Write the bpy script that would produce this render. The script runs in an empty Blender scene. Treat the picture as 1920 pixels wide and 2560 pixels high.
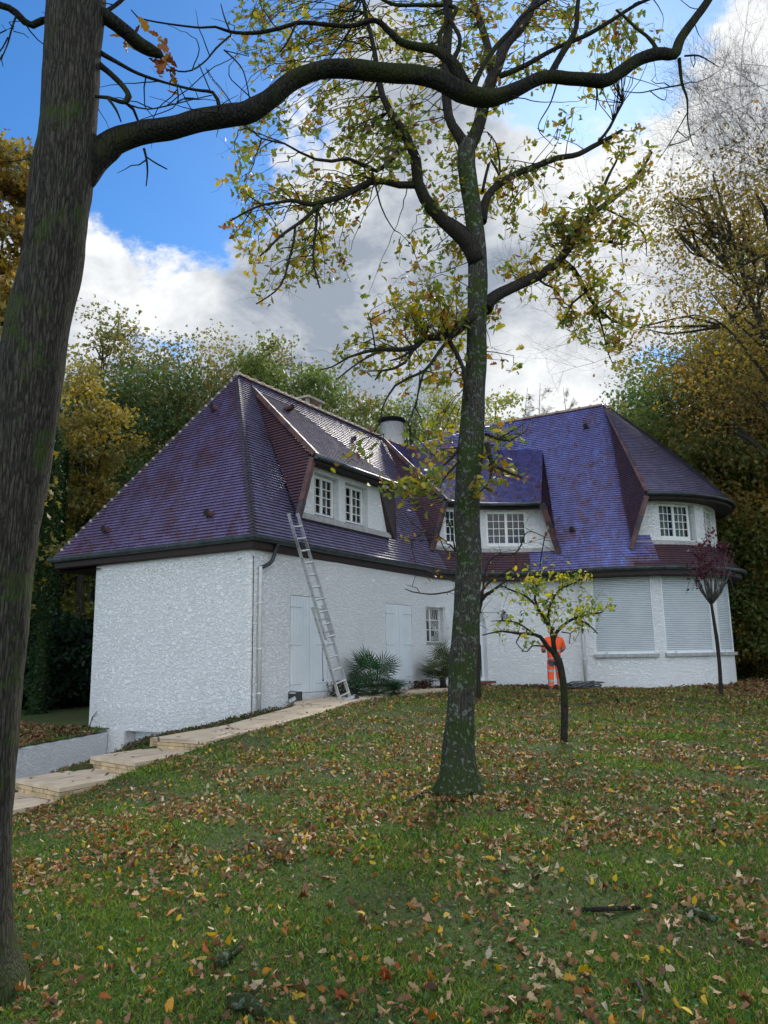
import bpy, bmesh, math, random
import numpy as np
from mathutils import Vector, Matrix, noise as mnoise
random.seed(7); rng = np.random.default_rng(7)
PI = math.pi; R = math.radians
SC = bpy.context.scene; COL = SC.collection

# ------------------------------------------------------------------ camera (at the origin, eye 1.6 m above its ground)
PITCH, ROLL, FPX = R(10.4194), R(-.99805), 1948.18           # solved from the vanishing points
_f = np.array([0, math.cos(PITCH), math.sin(PITCH)]); _u = np.array([0, -math.sin(PITCH), math.cos(PITCH)]); _r = np.array([1., 0, 0])
CX = _r*math.cos(ROLL)+_u*math.sin(ROLL); CY = _u*math.cos(ROLL)-_r*math.sin(ROLL); CF = _f
cam = bpy.data.cameras.new("camera"); co = bpy.data.objects.new("camera", cam); COL.objects.link(co)
co.matrix_world = Matrix((( CX[0], CY[0], -CF[0], 0), (CX[1], CY[1], -CF[1], 0), (CX[2], CY[2], -CF[2], 0), (0, 0, 0, 1)))
cam.sensor_fit = 'VERTICAL'; cam.sensor_height = 36; cam.lens = FPX/2560*36
cam.clip_start = .05; cam.clip_end = 2000
SC.camera = co
SC.render.resolution_x, SC.render.resolution_y = 768, 1024

def ray(x, y): return CX*(x-960)/FPX - CY*(y-1280)/FPX + CF
def atY(x, y, Y): d = ray(x, y); return d*Y/d[1]
def atZ(x, y, z): d = ray(x, y); return d*z/d[2]

# ------------------------------------------------------------------ world: Nishita sky with broken cloud, soft sun behind it
SUN_DIR = ray(1480, 300); SUN_DIR = SUN_DIR/np.linalg.norm(SUN_DIR)
SUN_EL = math.asin(SUN_DIR[2]); SUN_AZ = math.atan2(SUN_DIR[0], SUN_DIR[1])
SKY_STRENGTH = .12
CLOUD_LO, CLOUD_HI, CLOUD_FILL, SKY_TINT = (1.02, 1.17, 1.40), (3.0, 3.05, 3.05), (8.2, 8.6, 9.1), (.31, .41, .47)
SC.view_settings.view_transform = 'Standard'; SC.view_settings.look = 'None'
SC.view_settings.exposure = 1.55; SC.view_settings.gamma = 1
def nd(nt, typ, **kw):
    n = nt.nodes.new(typ)
    for k, v in kw.items():
        if k.startswith('_'): setattr(n, k[1:], v)
        else:
            k = k.replace('__', ' ')
            if k.isdigit(): n.inputs[int(k)].default_value = v
            else: n.inputs[k].default_value = v
    return n
def mathn(nt, op, a, b=None, c=None, clamp=False):
    n = nt.nodes.new('ShaderNodeMath'); n.operation = op; n.use_clamp = clamp
    for i, v in enumerate((a, b, c)):
        if v is None: continue
        if isinstance(v, (int, float)): n.inputs[i].default_value = v
        else: nt.links.new(v, n.inputs[i])
    return n.outputs[0]
def mixc(nt, fac, a, b, mode='MIX'):
    n = nt.nodes.new('ShaderNodeMix'); n.data_type = 'RGBA'; n.blend_type = mode; n.clamp_factor = True
    for s, v in ((0, fac), (6, a), (7, b)):
        if isinstance(v, (int, float)): n.inputs[s].default_value = v
        elif isinstance(v, tuple): n.inputs[s].default_value = (*v[:3], 1)
        else: nt.links.new(v, n.inputs[s])
    return n.outputs[2]
def mrange(nt, v, a, b, c=0., d=1., smooth=True):
    n = nt.nodes.new('ShaderNodeMapRange'); n.interpolation_type = 'SMOOTHSTEP' if smooth else 'LINEAR'
    nt.links.new(v, n.inputs[0])
    for i, x in enumerate((a, b, c, d)): n.inputs[i+1].default_value = x
    return n.outputs[0]
world = bpy.data.worlds.new("World"); SC.world = world; world.use_nodes = True
nt = world.node_tree; nt.nodes.clear()
sky = nd(nt, 'ShaderNodeTexSky', _sky_type='NISHITA', _sun_disc=False, _sun_elevation=SUN_EL, _sun_rotation=SUN_AZ, _air_density=1.0, _dust_density=.3, _ozone_density=3.)
hs = nd(nt, 'ShaderNodeHueSaturation', Saturation=1.25, Value=1.0); nt.links.new(sky.outputs[0], hs.inputs['Color'])
tc = nt.nodes.new('ShaderNodeTexCoord'); D = tc.outputs['Generated']
def wnoise(scale, detail, rough, dist, loc=(0, 0, 0), sc=(1, 1, 1)):
    mp = nd(nt, 'ShaderNodeMapping', Location=loc, Scale=sc); nt.links.new(D, mp.inputs[0])
    n = nd(nt, 'ShaderNodeTexNoise', Scale=scale, Detail=detail, Roughness=rough, Distortion=dist); nt.links.new(mp.outputs[0], n.inputs[0])
    return n.outputs['Fac']
def blob(x, y, rad_px, amp, d=None):
    v = ray(x, y) if d is None else np.array(d, float); v = v/np.linalg.norm(v)
    dn = nd(nt, 'ShaderNodeVectorMath', _operation='DOT_PRODUCT'); nt.links.new(D, dn.inputs[0]); dn.inputs[1].default_value = tuple(v)
    c0 = math.cos(rad_px/FPX) if rad_px < 2500 else math.cos(R(rad_px/100))
    return mrange(nt, dn.outputs['Value'], c0, 1., 0., amp)
def addup(lst):
    s = lst[0]
    for x in lst[1:]: s = mathn(nt, 'ADD', s, x)
    return s
def amp(n, k): return mathn(nt, 'ADD', mathn(nt, 'MULTIPLY', mathn(nt, 'SUBTRACT', n, .5), k), .5)
shape = amp(wnoise(3.4, 12, .66, .35, (3.1, .4, 1.7), (1, 1, 1.5)), 1.9)
bil = wnoise(8.5, 7, .6, .2, (4.4, 1.1, 3.3), (1, 1, 1.4)); puff = mathn(nt, 'MULTIPLY', mathn(nt, 'SUBTRACT', mathn(nt, 'ABSOLUTE', mathn(nt, 'SUBTRACT', bil, .5)), .09), 1.5)
mask_in = addup([shape, puff,
    blob(420, 60, 620, -.55), blob(430, 470, 250, -.42), blob(395, 810, 170, -.42), blob(1530, 40, 330, -.75), blob(1250, 30, 260, -.35), blob(560, 560, 170, -.25), blob(1900, 430, 130, -.35), blob(1700, 1080, 120, -.3),
    blob(200, 650, 420, .30), blob(1000, 780, 800, .45), blob(1800, 250, 420, .30), blob(1050, 420, 500, .22), blob(620, 880, 300, .12),
    blob(0, 0, 6500, .10, (-.35, -1, .9)), blob(0, 0, 5500, .28, (1, .75, .45))])
cmask = mrange(nt, mask_in, .40, .66)
lit = amp(wnoise(4.6, 10, .64, .4, (7.3, 2.2, .6), (1, 1, 1.7)), 2.0)
lit_in = addup([lit, mathn(nt, 'MULTIPLY', puff, 1.3), blob(1480, 330, 330, .42), blob(1850, 330, 330, .30), blob(330, 700, 260, .42), blob(300, 500, 200, .12), blob(690, 360, 250, .40), blob(1330, 1010, 230, .62),
    blob(560, 540, 160, .15), blob(900, 680, 480, -.34), blob(1330, 820, 300, -.26), blob(700, 900, 250, -.10), blob(0, 0, 5500, .30, (1, .75, .45))])
litf = mrange(nt, mathn(nt, 'ADD', lit_in, mathn(nt, 'MULTIPLY', mathn(nt, 'SUBTRACT', wnoise(11, 8, .65, .3, (1.3, 5.2, 2.6), (1, 1, 1.6)), .5), .7)), .08, 1.08, 0, 1, False)
edge = mrange(nt, mask_in, .46, .66, 1., 0.)
ccol = mixc(nt, litf, CLOUD_LO, CLOUD_HI)
ccol = mixc(nt, mathn(nt, 'MULTIPLY', edge, .5), ccol, tuple(x*.92 for x in CLOUD_HI))
back = blob(0, 0, 9000, 1., (.15, -1, .35))           # unseen bright cloud added behind the camera to brighten the walls
ccol = mixc(nt, back, ccol, CLOUD_FILL)
skyc = mixc(nt, 1., hs.outputs[0], SKY_TINT, 'MULTIPLY')
full = mixc(nt, cmask, skyc, ccol)
bg = nd(nt, 'ShaderNodeBackground', Strength=SKY_STRENGTH); nt.links.new(full, bg.inputs[0])
wo = nt.nodes.new('ShaderNodeOutputWorld'); nt.links.new(bg.outputs[0], wo.inputs[0])

sl = bpy.data.lights.new("sun", 'SUN'); sl.energy = 1.3; sl.angle = R(14); sl.color = (1, .95, .86)
so = bpy.data.objects.new("sun", sl); COL.objects.link(so)
so.rotation_euler = Vector(-SUN_DIR).to_track_quat('-Z', 'Y').to_euler(); so.location = (10, 20, 30)

# ------------------------------------------------------------------ materials
def mat(name, color=(.5, .5, .5), rough=.6, metal=0., spec=.5, coat=0., coatr=.1):
    m = bpy.data.materials.new(name); m.use_nodes = True
    b = m.node_tree.nodes['Principled BSDF']
    b.inputs['Base Color'].default_value = (*color, 1); b.inputs['Roughness'].default_value = rough
    b.inputs['Metallic'].default_value = metal; b.inputs['Specular IOR Level'].default_value = spec
    b.inputs['Coat Weight'].default_value = coat; b.inputs['Coat Roughness'].default_value = coatr
    return m, m.node_tree, b
def ocoord(nt, scale=(1, 1, 1), which='Object'):
    t = nt.nodes.new('ShaderNodeTexCoord'); mp = nd(nt, 'ShaderNodeMapping', Scale=scale); nt.links.new(t.outputs[which], mp.inputs[0]); return mp.outputs[0]
def tnoise(nt, vec, scale, detail=4, rough=.55, dist=0.):
    n = nd(nt, 'ShaderNodeTexNoise', Scale=scale, Detail=detail, Roughness=rough, Distortion=dist); nt.links.new(vec, n.inputs[0]); return n.outputs['Fac']
def bump(nt, b, h, strength=.5, dist=.02, prev=None):
    n = nd(nt, 'ShaderNodeBump', Strength=strength, Distance=dist); nt.links.new(h, n.inputs['Height'])
    if prev is not None: nt.links.new(prev, n.inputs['Normal'])
    nt.links.new(n.outputs[0], b.inputs['Normal']); return n.outputs[0]
M = {}
def simple(key, color, rough=.6, metal=0., var=.25, scale=6., spec=.5, bmp=0., coat=0.):
    m, t, b = mat(key, color, rough, metal, spec, coat)
    v = ocoord(t); n = tnoise(t, v, scale, 5, .6)
    lo = tuple(c*(1-var) for c in color); hi = tuple(min(1, c*(1+var)) for c in color)
    t.links.new(mixc(t, mrange(t, n, .3, .7), lo, hi), b.inputs['Base Color'])
    if bmp: bump(t, b, tnoise(t, v, scale*6, 3), bmp, .01)
    M[key] = m; return m
# roughcast wall
m, t, b = mat('roughcast', rough=.85, spec=.25)
v = ocoord(t, (1, 1, 1.7)); n1 = tnoise(t, v, 9, 4, .6, .6); n2 = tnoise(t, v, 21, 4, .62, .25)
ridge = mathn(t, 'ABSOLUTE', mathn(t, 'SUBTRACT', n1, .5)); h = mathn(t, 'ADD', mathn(t, 'MULTIPLY', mrange(t, ridge, 0, .10), .45), mathn(t, 'MULTIPLY', n2, .9))
bump(t, b, h, .9, .036)
dirt = mrange(t, tnoise(t, ocoord(t, (1, 1, .35)), 1.6, 6, .65), .52, .78)
pits = mrange(t, tnoise(t, v, 17, 2, .5, 1.6), .66, .74)
low = t.nodes.new('ShaderNodeSeparateXYZ'); t.links.new(ocoord(t), low.inputs[0])
splash = mathn(t, 'MULTIPLY', mrange(t, mathn(t, 'ADD', low.outputs[2], mathn(t, 'MULTIPLY', tnoise(t, v, 3, 4), .7)), -.55, -.95), .5)
c = mixc(t, mathn(t, 'MULTIPLY', dirt, .32), (.88, .88, .87), (.66, .64, .60))
c = mixc(t, mathn(t, 'MULTIPLY', pits, .30), c, (.40, .40, .40)); c = mixc(t, mathn(t, 'MULTIPLY', splash, .28), c, (.42, .40, .34))
t.links.new(c, b.inputs['Base Color']); M['wall'] = m
def tile_mat(key, wet_sheen, coat=.22, blue=(.055, .06, .42), base1=(.135, .048, .04), base2=(.085, .036, .046), streak=(1.3, 1.3, .28), rough=.3, patches=False, azure=False):
    m, t, b = mat(key, rough=rough, spec=.5 if coat else .12, coat=coat, coatr=.2)
    uvn = t.nodes.new('ShaderNodeUVMap'); uvn.uv_map = 'UVMap'
    br = nd(t, 'ShaderNodeTexBrick', Scale=1.0, Mortar__Size=.004, Mortar__Smooth=.2, Bias=0., Brick__Width=.17, Row__Height=.1)
    br.inputs['Color1'].default_value = (0, 0, 0, 1); br.inputs['Color2'].default_value = (1, 1, 1, 1); br.inputs['Mortar'].default_value = (.5, .5, .5, 1)
    t.links.new(uvn.outputs[0], br.inputs[0])
    rnd = t.nodes.new('ShaderNodeSeparateColor'); t.links.new(br.outputs['Color'], rnd.inputs[0]); rv = rnd.outputs[0]
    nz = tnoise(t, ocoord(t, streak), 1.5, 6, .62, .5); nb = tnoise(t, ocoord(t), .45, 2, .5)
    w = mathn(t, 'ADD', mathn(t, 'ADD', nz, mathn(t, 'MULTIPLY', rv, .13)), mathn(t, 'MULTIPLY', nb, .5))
    wet_sheen_mask = mrange(t, w, .86-wet_sheen, 1.02-wet_sheen)  # blue of the wet coating and sky sheen, both painted into the base colour
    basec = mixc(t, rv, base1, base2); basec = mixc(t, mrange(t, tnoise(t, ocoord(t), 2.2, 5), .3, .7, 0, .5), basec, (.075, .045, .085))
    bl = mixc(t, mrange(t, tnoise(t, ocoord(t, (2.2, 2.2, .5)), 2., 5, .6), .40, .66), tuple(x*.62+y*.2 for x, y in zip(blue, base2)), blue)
    c = mixc(t, wet_sheen_mask, basec, bl)
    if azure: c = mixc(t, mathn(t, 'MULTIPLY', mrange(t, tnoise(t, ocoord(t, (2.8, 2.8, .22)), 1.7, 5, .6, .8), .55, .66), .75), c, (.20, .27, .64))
    c = mixc(t, mathn(t, 'MULTIPLY', br.outputs['Fac'], .65), c, (.02, .015, .02))
    t.links.new(c, b.inputs['Base Color'])
    t.links.new(mrange(t, tnoise(t, ocoord(t, (2, 2, .6)), 3, 4), .3, .7, rough-.1, rough+.12), b.inputs['Roughness'])
    hgt = mathn(t, 'ADD', mathn(t, 'MULTIPLY', rv, .5), mathn(t, 'MULTIPLY', tnoise(t, ocoord(t), 40, 2), .4))
    bump(t, b, hgt, .35, .01)
    M[key] = m; return m
tile_mat('tile_violet', .21, base1=(.17, .09, .11), base2=(.16, .09, .13), blue=(.19, .145, .29), streak=(1.6, 1.6, .5))
tile_mat('tile_grey', .22, blue=(.21, .19, .31), base1=(.22, .15, .18), base2=(.17, .13, .18), rough=.42)  # lavender sheen of the long slope put into lighter base colours
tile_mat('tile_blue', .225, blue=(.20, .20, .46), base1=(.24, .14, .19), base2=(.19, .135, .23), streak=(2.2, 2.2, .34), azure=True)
tile_mat('tile_red', -.05, blue=(.10, .07, .15), base1=(.125, .058, .056), base2=(.085, .044, .05), rough=.45)
tile_mat('tile_slate', .0, coat=.0, blue=(.085, .085, .14), base1=(.13, .115, .16), base2=(.10, .10, .16), rough=.85)
simple('clay', (.115, .055, .05), .6, var=.35, scale=3); simple('clay_dark', (.05, .038, .045), .6, var=.3)
simple('ridge_clay', (.33, .22, .17), .75, var=.3, scale=5, bmp=.3); simple('mortar', (.40, .33, .26), .9, var=.2, bmp=.3)
simple('zinc', (.045, .055, .06), .38, .35, var=.3, scale=4); simple('fascia', (.027, .012, .011), .55, var=.3, scale=5)
simple('soffit', (.028, .018, .015), .8, var=.3)
simple('white_paint', (.72, .75, .80), .5, var=.06, scale=2.5); simple('pvc', (.62, .62, .60), .45, var=.1)
simple('shutter_white', (.70, .74, .76), .42, var=.05, scale=2); simple('sill_stone', (.36, .35, .33), .8, var=.2, scale=8, bmp=.3)
simple('wood_white', (.74, .74, .70), .5, var=.06); simple('curtain', (.38, .37, .33), .9, var=.2, scale=14)
simple('room_dark', (.012, .013, .015), .9); simple('groove', (.07, .075, .085), .9)
m, t, b = mat('glass', (.015, .02, .025), .04, spec=.8); M['glass'] = m
simple('iron_white', (.62, .61, .58), .5); simple('iron_black', (.015, .015, .017), .5); simple('lamp_glass', (.30, .30, .32), .2)
simple('red_step', (.17, .04, .028), .7); simple('chimney_black', (.010, .011, .016), .95, spec=.1); simple('concrete', (.38, .34, .28), .9, bmp=.3)
simple('aluminium', (.62, .63, .64), .32, .9, var=.1, scale=12); simple('rubber', (.02, .02, .022), .7)
simple('hivis', (1., .10, .015), .75, var=.15, scale=9); simple('silver_tape', (.33, .32, .32), .4); simple('trouser_grey', (.06, .065, .075), .8)
simple('skin', (.45, .26, .19), .6, var=.08); simple('hair', (.02, .015, .012), .7); simple('boot', (.03, .02, .015), .6)
simple('black_plastic', (.012, .012, .014), .4); simple('metal_grey', (.42, .44, .47), .35, .6); simple('rope_grey', (.11, .11, .12), .7, var=.35, scale=20)
# paving and stone
m, t, b = mat('flagstone', rough=.75, spec=.35)
v = ocoord(t); vo = nd(t, 'ShaderNodeTexVoronoi', _feature='DISTANCE_TO_EDGE', Scale=1.15, Randomness=.75); t.links.new(v, vo.inputs[0])
jn = mrange(t, vo.outputs[0], .012, .022, 1., 0.)
brk = mrange(t, tnoise(t, v, 2.3, 2), .44, .52)
c = mixc(t, mrange(t, tnoise(t, v, 3, 6, .65), .3, .7), (.50, .38, .25), (.66, .53, .37))
c = mixc(t, mrange(t, tnoise(t, v, 11, 4), .62, .75, 0, .5), c, (.24, .17, .11))
c = mixc(t, mathn(t, 'MULTIPLY', mathn(t, 'MULTIPLY', jn, brk), .85), c, (.09, .06, .035)); t.links.new(c, b.inputs['Base Color'])
bump(t, b, tnoise(t, v, 18, 5), .3, .01); M['flag'] = m
simple('step_brick', (.50, .37, .21), .85, var=.35, scale=5, bmp=.4); simple('joint_dark', (.06, .045, .03), .9)
# bark
def bark(key, c1, c2, moss=(.045, .07, .012), mossamt=.5, lichen=.0, scale=1., mosslow=None):
    m, t, b = mat(key, rough=.9, spec=.2)
    v = ocoord(t, (1, 1, .16)); vw = ocoord(t)
    n = tnoise(t, v, 44*scale, 6, .7, .35); vd = nd(t, 'ShaderNodeMapping', Scale=(1, 1, .085)); wv = nd(t, 'ShaderNodeVectorMath', _operation='ADD'); nzc = nd(t, 'ShaderNodeTexNoise', Scale=5.*scale, Detail=3); tcx = t.nodes.new('ShaderNodeTexCoord'); t.links.new(tcx.outputs['Object'], nzc.inputs[0])
    sc_ = nd(t, 'ShaderNodeVectorMath', _operation='SCALE'); sc_.inputs[3].default_value = .05/scale; t.links.new(nzc.outputs['Color'], sc_.inputs[0]); t.links.new(tcx.outputs['Object'], wv.inputs[0]); t.links.new(sc_.outputs[0], wv.inputs[1]); t.links.new(wv.outputs[0], vd.inputs[0])
    vo = nd(t, 'ShaderNodeTexVoronoi', _feature='DISTANCE_TO_EDGE', Scale=26.*scale, Randomness=1.); t.links.new(vd.outputs[0], vo.inputs[0]); furr = vo.outputs[0]; crack = mrange(t, furr, .0, .16, 1., 0.)
    c = mixc(t, mrange(t, n, .32, .68), c1, c2); c = mixc(t, mathn(t, 'MULTIPLY', crack, .7), c, tuple(x*.3 for x in c1))
    mm = mrange(t, tnoise(t, vw, 2.6, 7, .68), .60-.2*mossamt, .70-.2*mossamt)
    if mosslow is not None:
        s = t.nodes.new('ShaderNodeSeparateXYZ'); t.links.new(vw, s.inputs[0])
        mm = mathn(t, 'MAXIMUM', mm, mrange(t, mathn(t, 'ADD', s.outputs[2], mathn(t, 'MULTIPLY', tnoise(t, vw, 5, 5), .7)), mosslow+.75, mosslow+.2))
    c = mixc(t, mathn(t, 'MULTIPLY', mm, .85), c, moss)
    if lichen:
        li = mrange(t, tnoise(t, vw, 22, 3, .5, .4), .66-lichen*.1, .72-lichen*.1); c = mixc(t, mathn(t, 'MULTIPLY', li, .55), c, (.22, .27, .22))
    t.links.new(c, b.inputs['Base Color'])
    h = mathn(t, 'ADD', mathn(t, 'MULTIPLY', n, 1.1), mathn(t, 'MULTIPLY', mrange(t, furr, 0, .2), .55))
    bump(t, b, h, 1., .024*scale**-.5); M[key] = m
bark('bark_near', (.022, .020, .016), (.098, .086, .068), mossamt=.36, mosslow=-1.6, scale=1.9)
bark('bark_limb', (.014, .012, .010), (.036, .033, .027), moss=(.028, .036, .008), mossamt=.7, scale=1.6)
bark('bark_mid', (.038, .036, .028), (.115, .112, .088), moss=(.040, .062, .012), mossamt=.75, lichen=.9, scale=2.2, mosslow=-1.12)
bark('bark_branch', (.025, .021, .018), (.07, .06, .048), moss=(.03, .042, .01), mossamt=.4, scale=2.5)
bark('bark_far', (.035, .03, .024), (.10, .085, .065), moss=(.035, .05, .015), mossamt=.5, scale=.8)
bark('bark_pale', (.10, .095, .08), (.22, .21, .18), mossamt=.1)
bark('bark_ivy', (.012, .02, .008), (.03, .05, .015), moss=(.02, .045, .01), mossamt=1.2)
# leaves
def leafmat(key, trans=.35, rough=.5, spec=.4):
    m, t, b = mat(key, rough=rough, spec=spec)
    a = t.nodes.new('ShaderNodeVertexColor'); a.layer_name = 'Col'; t.links.new(a.outputs[0], b.inputs['Base Color'])
    tr = t.nodes.new('ShaderNodeBsdfTranslucent')
    hsn = nd(t, 'ShaderNodeHueSaturation', Saturation=1.15, Value=1.5); t.links.new(a.outputs[0], hsn.inputs['Color']); t.links.new(hsn.outputs[0], tr.inputs[0])
    mx = t.nodes.new('ShaderNodeMixShader'); mx.inputs[0].default_value = trans
    t.links.new(b.outputs[0], mx.inputs[1]); t.links.new(tr.outputs[0], mx.inputs[2]); t.links.new(mx.outputs[0], t.nodes['Material Output'].inputs[0])
    M[key] = m
leafmat('leaf', .45); leafmat('leaf_dry', .15, .6, .2); leafmat('grass', .3, .6, .15)
# ground
m, t, b = mat('lawn', rough=.9, spec=.2)
v = ocoord(t); a = tnoise(t, v, 1.1, 6, .65); f = tnoise(t, v, 30, 5, .7)
c = mixc(t, mrange(t, f, .3, .7), (.022, .042, .010), (.07, .115, .022)); c = mixc(t, mrange(t, a, .42, .66, 0, .8), c, (.055, .045, .022))
c = mixc(t, mrange(t, tnoise(t, v, 55, 2, .5), .60, .68, 0, .75), c, (.16, .10, .055))
t.links.new(c, b.inputs['Base Color']); bump(t, b, f, .8, .04); M['lawn'] = m
simple('soil', (.045, .034, .024), .95, var=.5, scale=9, bmp=.8)

# ------------------------------------------------------------------ mesh helpers
def link(o, parent=None):
    COL.objects.link(o)
    if parent is not None: o.parent = parent
    return o
def tag(o, label=None, cat=None, group=None, kind=None):
    for k, v in (('label', label), ('category', cat), ('group', group), ('kind', kind)):
        if v: o[k] = v
    return o
def empty(name, loc=(0, 0, 0), label=None, cat=None, group=None):
    o = bpy.data.objects.new(name, None); o.empty_display_size = .2; link(o); tag(o, label, cat, group)
    return o      # kept at the world origin frame: parts carry real coordinates
def setbase(o, p):
    """move a thing's empty to its base and keep its parts where they are"""
    p = Vector([float(x) for x in p]); o.location = p
    for ch in o.children:
        ch.location = Vector(ch.location) - p
class MB:
    def __init__(s): s.v = []; s.f = []; s.m = []; s.uv = []; s.sm = []
    def vert(s, p): s.v.append((float(p[0]), float(p[1]), float(p[2]))); return len(s.v)-1
    def face(s, pts, m=0, uv=None, smooth=False):
        i = [s.vert(p) for p in pts]; s.f.append(i); s.m.append(m); s.uv.append(uv or [(0, 0)]*len(i)); s.sm.append(smooth)
    def idx(s, i, m=0, smooth=False): s.f.append(list(i)); s.m.append(m); s.uv.append([(0, 0)]*len(i)); s.sm.append(smooth)
    def box(s, c, ax, ay, az, m=0):
        c = np.array(c, float); ax, ay, az = (np.array(a, float) for a in (ax, ay, az))
        P = [c+sx*ax+sy*ay+sz*az for sx in (-1, 1) for sy in (-1, 1) for sz in (-1, 1)]; b0 = len(s.v)
        for p in P: s.vert(p)
        for q in ((0, 1, 3, 2), (4, 6, 7, 5), (0, 4, 5, 1), (2, 3, 7, 6), (0, 2, 6, 4), (1, 5, 7, 3)): s.idx([b0+k for k in q], m)
    def tube(s, pts, rad, n=8, m=0, cap=True, jitter=0., seed=0):
        pts = np.array(pts, float); rad = np.broadcast_to(np.array(rad, float), (len(pts),))
        T = np.gradient(pts, axis=0); T /= (np.linalg.norm(T, axis=1)[:, None]+1e-9)
        ref = np.array([0, 0, 1.]) if abs(T[0][2]) < .8 else np.array([1., 0, 0]); U = np.cross(T[0], ref); U /= np.linalg.norm(U); b0 = len(s.v)
        ang = np.arange(n)/n*2*PI; rr = np.random.default_rng(seed)
        ca, sa_ = np.cos(ang)[:, None], np.sin(ang)[:, None]
        for i in range(len(pts)):
            U = U-T[i]*(U@T[i]); U /= math.sqrt(U@U); V = np.array([T[i][1]*U[2]-T[i][2]*U[1], T[i][2]*U[0]-T[i][0]*U[2], T[i][0]*U[1]-T[i][1]*U[0]])
            r = rad[i]
            if jitter: r = r*np.array([1+jitter*mnoise.noise(Vector(pts[i]*2.3+np.array([math.cos(a), math.sin(a), seed])*1.1))+jitter*.4*mnoise.noise(Vector(pts[i]*9+np.array([math.cos(a), math.sin(a), seed])*3)) for a in ang])[:, None]
            s.v.extend((pts[i]+(U*ca+V*sa_)*r).tolist())
        nf = (len(pts)-1)*n
        s.f.extend([[b0+i*n+k, b0+i*n+(k+1) % n, b0+(i+1)*n+(k+1) % n, b0+(i+1)*n+k] for i in range(len(pts)-1) for k in range(n)])
        s.m.extend([m]*nf); s.uv.extend([None]*nf); s.sm.extend([True]*nf)
        if cap: s.idx([b0+k for k in range(n)][::-1], m); s.idx([b0+(len(pts)-1)*n+k for k in range(n)], m)
    def lathe(s, c, prof, n=20, m=0, smooth=True):
        b0 = len(s.v); c = np.array(c, float)
        for r, z in prof:
            for k in range(n): a = k/n*2*PI; s.vert(c+np.array([r*math.cos(a), r*math.sin(a), z]))
        for i in range(len(prof)-1):
            for k in range(n): s.idx((b0+i*n+k, b0+i*n+(k+1) % n, b0+(i+1)*n+(k+1) % n, b0+(i+1)*n+k), m, smooth)
    def build(s, name, mats, parent=None, weld=False, uvs=False):
        me = bpy.data.meshes.new(name); me.from_pydata(s.v, [], s.f)
        for mm in (mats if isinstance(mats, (list, tuple)) else [mats]): me.materials.append(M[mm])
        me.polygons.foreach_set('material_index', s.m); me.polygons.foreach_set('use_smooth', s.sm)
        if uvs:
            l = me.uv_layers.new(name='UVMap'); l.data.foreach_set('uv', [c for f in s.uv for p in f for c in p])
        me.update()
        if weld:
            bm = bmesh.new(); bm.from_mesh(me); bmesh.ops.remove_doubles(bm, verts=bm.verts, dist=.0005); bmesh.ops.recalc_face_normals(bm, faces=bm.faces); bm.to_mesh(me); bm.free()
        o = bpy.data.objects.new(name, me); return link(o, parent)
def np_mesh(name, V, k, mats, cols=None, parent=None, smooth=False):
    """V: (n,k,3) polygons of k corners"""
    n = V.shape[0]; me = bpy.data.meshes.new(name); me.vertices.add(n*k); me.vertices.foreach_set('co', V.astype(np.float32).ravel())
    me.loops.add(n*k); me.loops.foreach_set('vertex_index', np.arange(n*k, dtype=np.int32))
    me.polygons.add(n); me.polygons.foreach_set('loop_start', np.arange(0, n*k, k, dtype=np.int32)); me.polygons.foreach_set('loop_total', np.full(n, k, dtype=np.int32))
    if cols is not None:
        a = me.color_attributes.new('Col', 'FLOAT_COLOR', 'POINT'); c = np.ones((n, k, 4), np.float32); c[:, :, :3] = cols[:, None, :]; a.data.foreach_set('color', c.ravel())
    me.materials.append(M[mats]); me.update(calc_edges=True); me.validate()
    o = bpy.data.objects.new(name, me); return link(o, parent)
OAK = np.array([(0, 0), (.10, .10), (.20, .30), (.12, .36), (.34, .55), (.20, .62), (.26, .84), (.0, 1.), (-.26, .84), (-.20, .62), (-.34, .55), (-.12, .36), (-.20, .30), (-.10, .10)])
OVAL = np.array([(0, 0), (.20, .22), (.26, .5), (.17, .8), (0, 1), (-.17, .8), (-.26, .5), (-.20, .22)])
RHOMB = np.array([(0, 0), (.38, .45), (0, 1), (-.38, .45)])
CLUMP = np.array([(-.1, 0), (.5, .12), (.22, .45), (.45, .95), (-.05, .62), (-.5, .9), (-.28, .4), (-.48, .1)])
def leaf_polys(P, size, shape, flat=0., cup=.25, up=None):
    n = len(P); k = len(shape)
    nr = rng.normal(size=(n, 3)); nr[:, 2] += flat*3; nr /= np.linalg.norm(nr, axis=1)[:, None]
    t = rng.normal(size=(n, 3)); t -= nr*np.sum(t*nr, 1)[:, None]; t /= np.linalg.norm(t, axis=1)[:, None]; s = np.cross(nr, t)
    sz = np.broadcast_to(np.asarray(size, float), (n,))*rng.uniform(.65, 1.25, n)
    x = shape[:, 0][None, :]*rng.uniform(.7, 1.15, n)[:, None]; y = shape[:, 1][None, :]-.5
    z = (np.abs(x)*rng.normal(.0, 1, n)[:, None]*cup*2 + (y**2)*rng.normal(0, 1, n)[:, None]*cup)
    return P[:, None, :]+sz[:, None, None]*(x[..., None]*s[:, None, :]+y[..., None]*t[:, None, :]+z[..., None]*nr[:, None, :])
def pick(n, pal, var=.22):
    w = np.array([p[0] for p in pal], float); c = np.array([p[1] for p in pal], float); i = rng.choice(len(pal), n, p=w/w.sum())
    return np.clip(c[i]*rng.uniform(1-var, 1+var, (n, 1))*rng.uniform(.93, 1.07, (n, 3)), 0, 1)
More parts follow.
